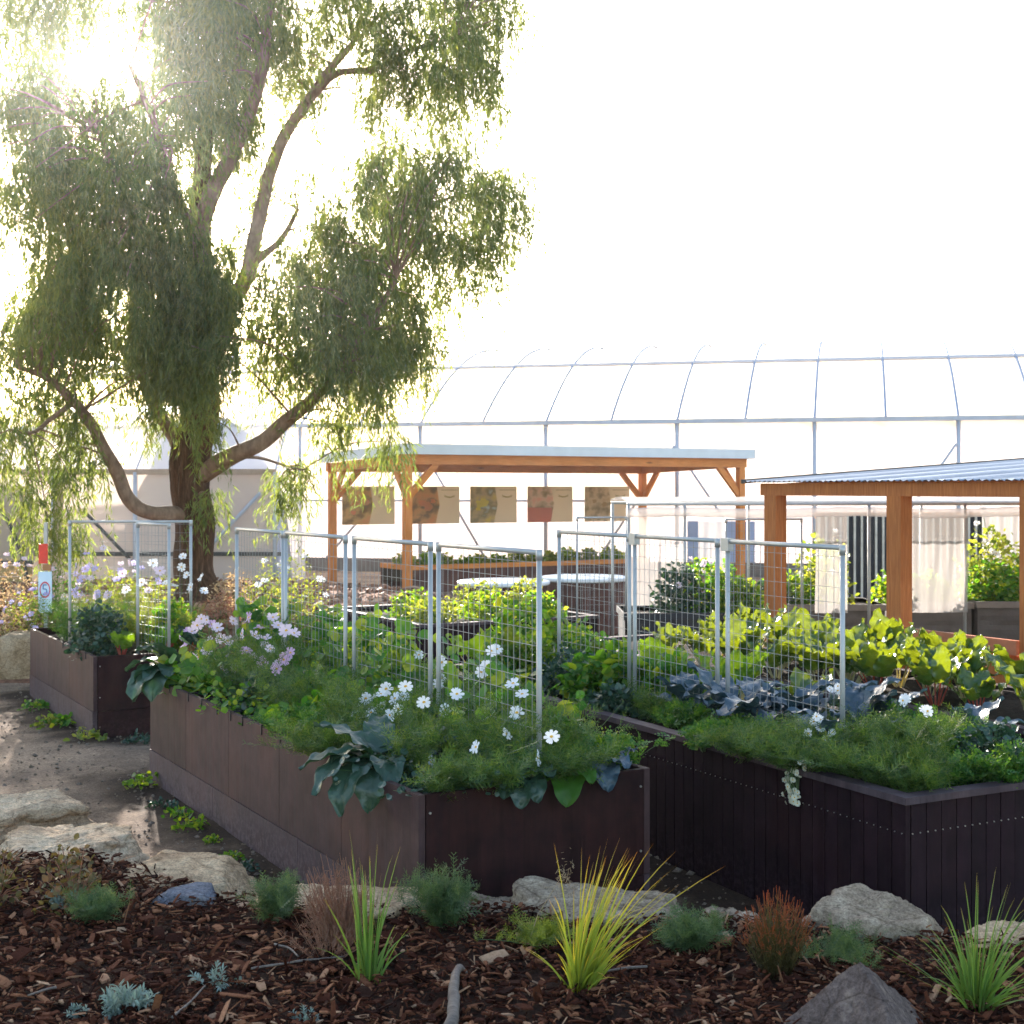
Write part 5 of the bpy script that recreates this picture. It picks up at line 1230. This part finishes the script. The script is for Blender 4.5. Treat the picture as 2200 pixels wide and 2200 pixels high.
# ------------------------------------------------------------------ short planter by the tree
cosmos('cosmos_plant', 'mauve flowered cosmos at the path end of the short brown planter', Dd, [(.3,1.0),(.35,1.5),(.2,1.9),(.5,1.3),(.3,2.4)], J(150, 1075, 9, 18, 16, 11) + J(185, 1110, 10, 22, 14, 12) + J(130, 1120, 6, 14, 10, 13), ('mauve','palepink','mauve'), 141, .5, (.1,.5), .69, 'fern', 1.25, 10)
cosmos('cosmos_plant', 'pale flowered cosmos behind the narrow trellis on the short planter', Dd, [(.7,1.0),(.8,1.6),(.9,2.2),(.6,2.6)], J(230, 1075, 8, 22, 14, 14) + J(290, 1085, 6, 16, 14, 15), ('palepink','mauve','white'), 142, .55, (.5,.9), .69, 'ygreen', 1.25, 10)
cosmos('cosmos_plant', 'white daisies on tall stems in front of the gum trunk', Dd, [(1.0,.5),(.95,1.0),(1.05,1.5)], [(345,1050),(342,1070),(352,1085),(380,1090),(385,1115),(330,1105),(360,1108),(312,1100)], 'white', 143, .5, (.95,1.1), .69, 'ygreen', 1.1, 9)
for i, (a, l, lab, mat) in enumerate([(.35,.35,'red stalked beet clump at the front of the short planter','leafy'), (.75,.3,'beet clump with orange leaves at the front corner of the short planter','nast'), (1.0,.35,'dark leafy clump at the planter corner behind the pink blooms','cabb')]):
    chard(lab, Dd.w(a, l), .7, .26, 400 + i, 'beet_stem', 10, mat, 'beets in the short planter')
for i, (a, l) in enumerate([(.2,.7),(.95,.75)]):
    g = np.random.default_rng(420 + i); base = np.array([*Dd.w(a, l), .69]); t = plant('leafy_bush', ['dark green ferny bush under the mauve blooms', 'bright green bush behind the narrow trellis post'][i], 'plant', base); mb = MB(); bush(mb, base, .28, .3, .5, 900, .06, g, 0, 1); mb.build('foliage', [M[('cabb', 'nast')[i]], M['stem']], t, off=base)
# ------------------------------------------------------------------ mound plants
def mound_plant(label, u, v, Y, h, r, n, mat, seed, kind=None, nf=0, name='flowering_bush'):
    g = np.random.default_rng(seed); q = P(u, v, Y); base = np.array([q[0], q[1], moundz(q[0], q[1]) + .02]); t = plant(name, label, 'plant', base, 'plants on the tree mound'); mb = MB()
    bush(mb, base, r, r, h, n, .05, g, 0, 1, wid=.6)
    for i in range(nf):
        d = rdir(1, .1, 1, g)[0]; p = base + d*np.array([r, r, h])*1.03; put_flower(t, kind, p, unit(d*.6 + [0,-.7,.2]), g, 1.1)
    mb.build('foliage', [M[mat], M['stem']], t, off=base)
for i, a in enumerate([('pinkish dry flowering bush at the frame edge on the mound', 25, 1290, 17.4, .75, .42, 700, 'dry', 1, 'palepink', 16), ('mauve flowered bush before the speed sign', 70, 1320, 17.0, .5, .38, 600, 'ygreen', 2, 'mauve', 16),
        ('pale bush on the mound beside the sandstone block', 10, 1340, 16.8, .4, .36, 500, 'dry', 3, 'mauve', 10), ('grey green bush between sign and short planter', 118, 1310, 17.6, .55, .36, 600, 'fern', 4, 'palepink', 8),
        ('dry golden bush right of the trunk base', 500, 1290, 17.9, .55, .34, 600, 'dry', 5), ('golden grassy bush behind the tree end of the flower planter', 575, 1280, 17.6, .8, .4, 800, 'ygreen', 6, 'farwhite', 6), ('rusty brown bush at the trunk base', 470, 1310, 17.4, .4, .28, 500, 'rust', 7),
        ('pale golden bush with white umbels before the pavilion corner post', 640, 1270, 17.8, .85, .4, 800, 'ygreen', 8, 'farwhite', 9), ('yellow green bush behind the short planter', 240, 1290, 17.2, .75, .45, 800, 'ygreen', 9, 'palepink', 8), ('yellow green bush close to the trunk', 330, 1290, 17.3, .6, .4, 700, 'ygreen', 10)]):
    lab, u, v, Y, h, r, n, mat, sd = a[:9]; mound_plant(lab, u, v, Y, h, r, n, mat, 500 + sd, *(a[9:] if len(a) > 9 else ()))
# ------------------------------------------------------------------ plants of the back planters
def back_bush(label, x, y, z, r, h, n, mat, seed, kind=None, nf=0, L=.075):
    g = np.random.default_rng(seed); base = np.array([x, y, z]); t = plant('leafy_vegetable', label, 'plant', base, 'leafy plants in the back planters'); mb = MB()
    bush(mb, base, r, r*.8, h, n, L, g, 0, 1)
    for i in range(nf):
        d = rdir(1, .2, 1, g)[0]; p = base + d*np.array([r*.8, r*.7, h*g.uniform(1.0,1.45)]); flower_stem(mb, base + [0,0,h*.5], p, g, 1, .003); put_flower(t, kind, p, unit(d + [0,-.9,0]), g, 1.0)
    mb.build('foliage', [M[mat], M['stem']], t, off=base)
BB = [('bushy green plant inside the crop tunnel left of the doorway post', 2.35, 16.3, .85, .42, .62, 900, 'nast', 'palepink', 5), ('dark bushy plant in the black planter by the loose cover', 1.95, 16.2, .85, .35, .55, 700, 'cabb', 'palepink', 4),
      ('leafy plant before the pavilion post in the black planter', 2.65, 16.1, .85, .34, .4, 700, 'leafy', None, 0), ('spinach like plant in the felt planter between the posts', 3.5, 17.8, .82, .4, .4, 800, 'leafy', None, 0),
      ('tall pale flowered plant in the felt planter between the posts', 4.0, 18.0, .82, .4, .85, 800, 'ygreen', 'farwhite', 6), ('low dark lettuce beside the post in the felt planter', 3.25, 17.6, .82, .26, .26, 500, 'cabb', None, 0),
      ('leafy plant behind the nearest post, in the felt planter', 5.2, 17.6, .86, .42, .36, 900, 'nast', None, 0), ('bright leafy plant filling the felt planter under the drape', 4.9, 17.8, .86, .3, .42, 700, 'leafy', None, 0),
      ('tall flowering plant with white blooms at the frame edge', 6.1, 17.8, .87, .45, .95, 1000, 'ygreen', 'farwhite', 12), ('broad green plant at the frame edge under white blooms', 6.05, 17.5, .87, .42, .5, 900, 'nast', None, 0), ('pale green plant in the gap beside the frame edge post', 6.6, 17.7, .87, .4, .6, 800, 'leafy', 'farwhite', 3)]
for i, a in enumerate(BB): back_bush(*a[:8], 600 + i, *a[8:])
for i, x in enumerate(np.arange(.25, 5.5, .42)):
    g = np.random.default_rng(640 + i); q = tp.w(x, .35 + g.uniform(0,.5)); back_bush(f'yellow green seedlings in the long timber planter, plant {("one","two","three","four","five","six","seven","eight","nine","ten","eleven","twelve","thirteen")[i]} from the poster end', q[0], q[1], zg + .45, .26, g.uniform(.18,.34), 260, ('ygreen','leafy')[i % 2], 650 + i, L=.09)
for i, (a, l, r, h, mat) in enumerate([(.4,.5,.32,.3,'ygreen'),(1.1,.6,.36,.32,'leafy'),(1.8,.5,.32,.3,'nast'),(.6,1.4,.35,.3,'leafy'),(1.5,1.5,.38,.4,'ygreen'),(2.0,1.2,.3,.42,'ygreen')]):
    q = Ff.w(a, l); back_bush(['pale herb clump at the near corner of the plank planter before the tanks','leafy clump on the front middle of the plank planter before the tanks','round leaved clump at the other front corner before the tanks','leafy clump behind, on the plank planter before the tanks','tall pale clump on the plank planter, in front of a white lid','yellow flowering clump at the back of the plank planter by the lids'][i], q[0], q[1], .76, r, h, 500, mat, 680 + i, L=.06)
for i, (u, off, r, h, mat, lab) in enumerate([(1090,.3,.25,.38,'nast','round leafy bush behind the end post of the flower trellis'), (1160,.5,.26,.42,'leafy','bright leafy bush at the far end of the plank bed'), (1215,.35,.24,.34,'cabb','dark leafy bush on the plank bed behind the flower planter'), (1255,.9,.26,.45,'nast','green bush before the plank planter wall'), (1320,.2,.2,.2,'cabb','low leafy bush along the far cap rail')]):
    q = B_.at(u, off); back_bush(lab, q[0], q[1], .76, r, h, 600, mat, 700 + i, L=.055)
# ------------------------------------------------------------------ weeds on the path
def weed(label, u, v, r, seed, mat='nast', n=70):
    g = np.random.default_rng(seed); q = PZ(u, v, 0.0); base = q + [0,0,.005]; t = plant('weed', label, 'weed', base, 'weeds along the path'); mb = MB()
    bush(mb, base, r, r, r*.6, n, r*.36, g, 0, None, wid=.9); mb.build('leaves', M[mat], t, off=base)
for i, (u, v, r, mat, lab) in enumerate([(305,1690,.15,'leafy','largest bright weed at the far corner of the long brown planter'), (350,1735,.1,'cabb','dark weed second along the planter foot from the far corner'), (385,1755,.1,'nast','weed third along the planter foot, darker and flat'), (408,1782,.12,'leafy','bright weed half way along the planter foot'), (455,1812,.07,'leafy','small weed on the dirt half way along the planter'), (500,1848,.08,'nast','weed fifth along the planter foot, toward the rocks'), (528,1868,.08,'cabb','weed closest to the rocks at the planter foot'),
        (75,1525,.16,'nast','weed clump on the path at the far planter end'), (100,1560,.14,'ygreen','yellowish weed on the path beside the short planter'), (135,1560,.2,'nast','green weed under the short planter side'), (190,1590,.16,'ygreen','pale weed at the corner of the short planter'), (300,1597,.14,'cabb','dark weed at the foot of the short planter end')]):
    weed(lab, u, v, r, 720 + i, mat)
# ------------------------------------------------------------------ plants in the bark mulch
def mzp(u, v):
    q = PZ(u, v, .36); return np.array([q[0], q[1], mz(q[0], q[1])])
def grass(label, u, v, n, h, spread, seed, mat, **kw):
    g = np.random.default_rng(seed); base = mzp(u, v); t = plant('grass_tuft', label, 'grass tuft', base, 'sword leaved grass tufts in the mulch'); mb = MB()
    blades(mb, base, n, h, spread, g, **kw); mb.build('blades', M[mat], t, True, off=base)
grass('yellow green sword grass tuft leaning up beside the dry brown grass', 790, 2110, 50, .66, .1, 801, 'blade_g', lean=(-.02,0))
grass('tallest bright yellow sword grass tuft in front of the grey boulder', 1245, 2130, 140, .64, .16, 802, 'blade', lean=(.3,0), w=.009)
grass('green arching grass tuft at the frame edge before the brown boulder', 2100, 2165, 105, .52, .2, 803, 'blade_g', droop=.6, lean=(.1,0))
def tuft(label, u, v, h, sp, n, mat, seed, fs=.8, name='feathery_plant'):
    g = np.random.default_rng(seed); base = mzp(u, v); t = plant(name, label, 'plant', base, 'feathery tufts in the mulch'); mb = MB()
    feather(mb, base, n, h, sp, g, 0, 1, 30, fs, up=.8); mb.build('foliage', [M[mat], M['stem']], t, off=base)
tuft('bright green feathery tuft before the flat sandstone rock', 205, 1985, .13, .07, 30, 'fennel', 811, .55)
tuft('feathery tuft between the flat sandstone rock and the dry grass', 590, 1985, .16, .07, 26, 'fennel', 812, .6)
tuft('largest feathery tuft, standing against the corner of the brown planter', 955, 1985, .24, .08, 34, 'fennel', 813, .7)
tuft('blue green feathery tuft in front of the grey stone', 1478, 2045, .13, .09, 30, 'fennel', 814, .6)
tuft('pale green low tuft beside the orange tipped shrub', 1815, 2065, .08, .09, 22, 'fennel', 815, .55)
tuft('yellowish low tuft next to the tallest yellow grass', 1160, 2035, .1, .08, 18, 'ygreen', 816, .55)
def sprigs(label, u, v, n, h, sp, mat, seed, name, w=.003, lean=(0,0), lf=None):
    g = np.random.default_rng(seed); base = mzp(u, v); t = plant(name, label, 'plant', base); mb = MB()
    for i in range(n):
        a = g.uniform(0, 2*np.pi); r = sp*math.sqrt(g.random()); H = h*g.uniform(.55,1.05)*(1 - .35*(r/sp)**2); o = base + [.25*r*math.cos(a), .25*r*math.sin(a), -.01]
        e = base + np.array([r*math.cos(a) + lean[0]*H, r*math.sin(a) + lean[1]*H, H]); mid = (o + e)/2 + g.normal(0, .012, 3)
        q = np.linspace(0, 1, 7)[:, None]; pts = (1-q)**2*o + 2*q*(1-q)*mid + q*q*e; pts[1:] += g.normal(0, .003, (6, 3))
        mb.tube(pts, np.linspace(w*.6, w*.3, 7), 3, 0, cap=False, t=np.linspace(0, 1, 7))
        for s in range(11):
            f = g.uniform(.25, 1); p = pts[int(f*6)]; d = unit(g.normal(0, .6, 3) + [0,0,.9]); l = .022*g.uniform(.6,1.3)
            mb.tube([p, p + d*l], [w*.35, w*.25], 3, 0, cap=False, t=[f, min(1, f+.06)])
    mb.build('foliage', M[mat], t, off=base)
sprigs('bushy upright shrub with orange red tips in front of the dark plank bed', 1668, 2095, 230, .34, .15, 'redtip', 821, 'orange_tipped_shrub', .0034)
sprigs('dry brown wispy grass behind the leaning sword grass', 735, 2035, 260, .38, .17, 'rust', 822, 'dry_grass', .0028, (-.08,0))
sprigs('rusty dead stalks spreading low at the foot of the dry grass', 700, 2060, 60, .2, .2, 'rust', 823, 'dead_stalks', .0026)
g = np.random.default_rng(830); base = mzp(45, 1960); t = plant('bronze_shrub', 'loose bronze green shrub at the frame edge before the flat slab', 'plant', base); mb = MB()
for q in range(5): bush(mb, base + [g.normal(0,.16), g.normal(0,.1), 0], .16, .14, .28, 170, .035, g, 0, 1)
mb.build('foliage', [M['brownleaf'], M['rust']], t, off=base)
def silver(label, u, v, s, seed, n=16, lean=(0,0)):
    g = np.random.default_rng(seed); base = mzp(u, v); t = plant('wormwood_plant', label, 'plant', base, 'silver leaved plants in the mulch'); mb = MB()
    for i in range(n):
        d = unit(np.array([g.normal(0,1) + lean[0], g.normal(0,1) + lean[1], g.uniform(.3,1.4)])); L = s*g.uniform(.5,1.1); o = base + g.normal(0, s*.2, 3)*[1,1,0]
        pts = np.array([o, o + d*L*.5, o + d*L + [0,0,-.1*L]]); mb.tube(pts, [.0022,.0018,.001], 4, 1, cap=False)
        for j in range(9):
            p = o + d*L*(.25 + .75*j/9); e = unit(np.cross(d, rdir(1, -1, 1, g)[0]))
            for sg in (-1, 1): mb.inst(OV, OF, frames(unit(e*sg + d*.8)[None], np.array([[0,0,1.0]]) + g.normal(0,.2,(1,3)))*np.array([[[.012,.034,.03]]])*s*9, p[None], 0)
    mb.build('foliage', [M['silver'], M['silver']], t, off=base)
silver('largest silver leaved plant at the bottom edge of the mulch', 275, 2165, .12, 841, 26)
silver('small silver sprig on a bare stem, next to the largest silver plant', 470, 2125, .09, 842, 8, (.6,0))
silver('silver leaved plant beside the bright green feathery tuft', 150, 1955, .1, 843, 14)
silver('tiny green silver seedling at the very bottom edge', 655, 2195, .06, 844, 8)
silver('small silver sprig at the corner of the bottom edge', 170, 2180, .06, 845, 8)
# flowering grass stalk
g = np.random.default_rng(850); base = mzp(1130, 2040); t = plant('seed_head_grass', 'thin grass stalk with a fluffy seed head before the brown planter end', 'plant', base); mb = MB()
tip = base + [.16, .02, .32]; pts = np.array([base, base + [.05,0,.15], tip]); mb.tube(pts, [.002,.0016,.001], 4, 0, cap=False)
for i in range(140):
    p = tip + g.normal(0, 1, 3)*[.022,.022,.04] - [0,0,.03]; mb.tube([p, p + unit(g.normal(0,1,3))*.014], [.0013,.0006], 3, 0, cap=False)
mb.build('stalk', M['dry'], t, off=base)
# sticks and driftwood
def stick(label, pts, r, seed, mat='driftwood', name='stick', cat='stick'):
    g = np.random.default_rng(seed); p, rad = smooth_path(np.array(pts), np.array(r), 8); p = p + np.array([[n3(*(q*9)), n3(*(q*9+5)), n3(*(q*9+11))] for q in p])*np.mean(r)*.7
    base = p[0].copy(); b = MB(); b.tube(p - base, rad*(1 + .25*np.array([n3(*(q*22)) for q in p])), 10); o = b.build(name, M[mat], None, True); o.location = base
    tag(o, label, cat, 'sticks on the mulch')
a, c = mzp(985, 2110), mzp(965, 2215)
stick('thick grey piece of driftwood standing out at the bottom of the mulch', [c + [-.02,-.06,.0], c + [.01,0,.05], (a+c)/2 + [.0,0,.07], a + [.0,0,.05], a + [.03,.05,.015]], [.02,.024,.019,.014,.006], 3, name='driftwood', cat='driftwood')
for i, (u0, v0, u1, v1, lab) in enumerate([(540,2105,740,2075,'long thin bent stick beside the leaning sword grass'), (370,2200,440,2140,'thin bare stick under the small silver sprig'), (590,2050,640,2080,'short dark twig on the mulch above the long stick'), (1390,2090,1290,2110,'thin fallen blade stick right of the tallest yellow grass'), (120,2140,60,2165,'short twig near the corner of the mulch')]):
    a, c = mzp(u0, v0), mzp(u1, v1); stick(lab, [a + [0,0,.03], (a+c)/2 + [.01,.02,.035], c + [0,0,.04]], [.005,.0045,.003], 10 + i)

# broad leaved fillers between the flowers
for i, (a, l, r, h, L, mat, lab) in enumerate([(.3,2.05,.16,.26,.075,'nast','broad leaved green plant by the black clips in the flower planter'), (.55,2.75,.22,.36,.07,'nast','bushy green plant between the pink blooms and the mesh'), (.3,3.15,.17,.28,.065,'cabb','dark green plant under the pink blooms at the planter rim'),
        (.65,1.75,.2,.34,.07,'nast','bushy green plant behind the tight bunch of white blooms'), (.95,.75,.2,.36,.065,'nast','broad green plant at the foot of the tall end post'), (.25,.85,.16,.22,.06,'cabb','dark green plant beside the drooping cabbage, toward the corner'), (.7,4.3,.24,.5,.06,'leafy','tall pale green plant at the tree end of the flower planter'), (1.15,2.9,.2,.5,.065,'nast','tall green plant behind the mesh, middle of the flower planter'), (1.15,3.9,.22,.55,.065,'leafy','tall bright plant behind the third mesh panel')]):
    g = np.random.default_rng(900 + i); base = np.array([*A.w(a, l), .74]); t = plant('leafy_bush', lab, 'plant', base, 'leafy plants in the flower planter'); mb = MB()
    bush(mb, base, r, r*1.2, h, int(420*r/.2), L, g, 0, 1, wid=1.1); mb.build('foliage', [M[mat], M['stem']], t, off=base)
for i, (u, off, r, h, mat, lab) in enumerate([(1110,.85,.3,.6,'nast','tall green bush at the far end of the plank bed, behind the end post'), (1190,.95,.28,.5,'leafy','tall leafy bush on the plank bed next to the bracketed trellis'), (1270,.4,.22,.34,'nast','bushy green plant before the upright bright leaf'), (1345,.55,.24,.4,'nast','bushy green plant at the middle trellis post'), (1450,.75,.24,.36,'nast','bushy green plant beside the smallest kale')]):
    g = np.random.default_rng(930 + i); q = B_.at(u, off); base = np.array([q[0], q[1], .75]); t = plant('leafy_bush', lab, 'plant', base, 'leafy bushes in the plank bed'); mb = MB()
    bush(mb, base, r, r, h, 460, .085, g, 0, 1, wid=1.1); mb.build('foliage', [M[mat], M['stem']], t, off=base)

for i, (off, l, lab) in enumerate([(.1,1.15,'feathery stems trailing over the plank wall beside the hanging cream flowers'), (.1,.85,'feathery stems trailing over the cap rail toward the plank bed corner'), (.12,.55,'soft ferny stems leaning over the cap rail nearest the corner')]):
    g = np.random.default_rng(960 + i); base = np.array([*B_.w(off, l), .77]); t = plant('ferny_plant', lab, 'plant', base, 'ferny plants in the plank bed'); mb = MB()
    for q in range(4): feather(mb, base + [g.normal(0,.07), g.normal(0,.07), 0], 8, .17, .08, g, 0, 1, 24, .9, lean=tuple(-.2*B_.p))
    mb.build('foliage', [M['cosmos'], M['stem']], t, off=base)
for i, (a, l, lab) in enumerate([(.3,.12,'feathery fronds spilling over the flower planter corner'), (.75,.1,'feathery fronds over the middle of the planter end'), (.1,1.1,'feathery fronds over the long planter side near the cabbage')]):
    g = np.random.default_rng(970 + i); base = np.array([*A.w(a, l), .77]); t = plant('ferny_plant', lab, 'plant', base, 'ferny plants in the flower planter'); mb = MB()
    ln = -.16*A.d if i < 2 else -.16*A.p
    for q in range(4): feather(mb, base + [g.normal(0,.09), g.normal(0,.05), 0], 8, .2, .09, g, 0, 1, 24, .95, lean=tuple(ln))
    mb.build('foliage', [M['cosmos'], M['stem']], t, off=base)
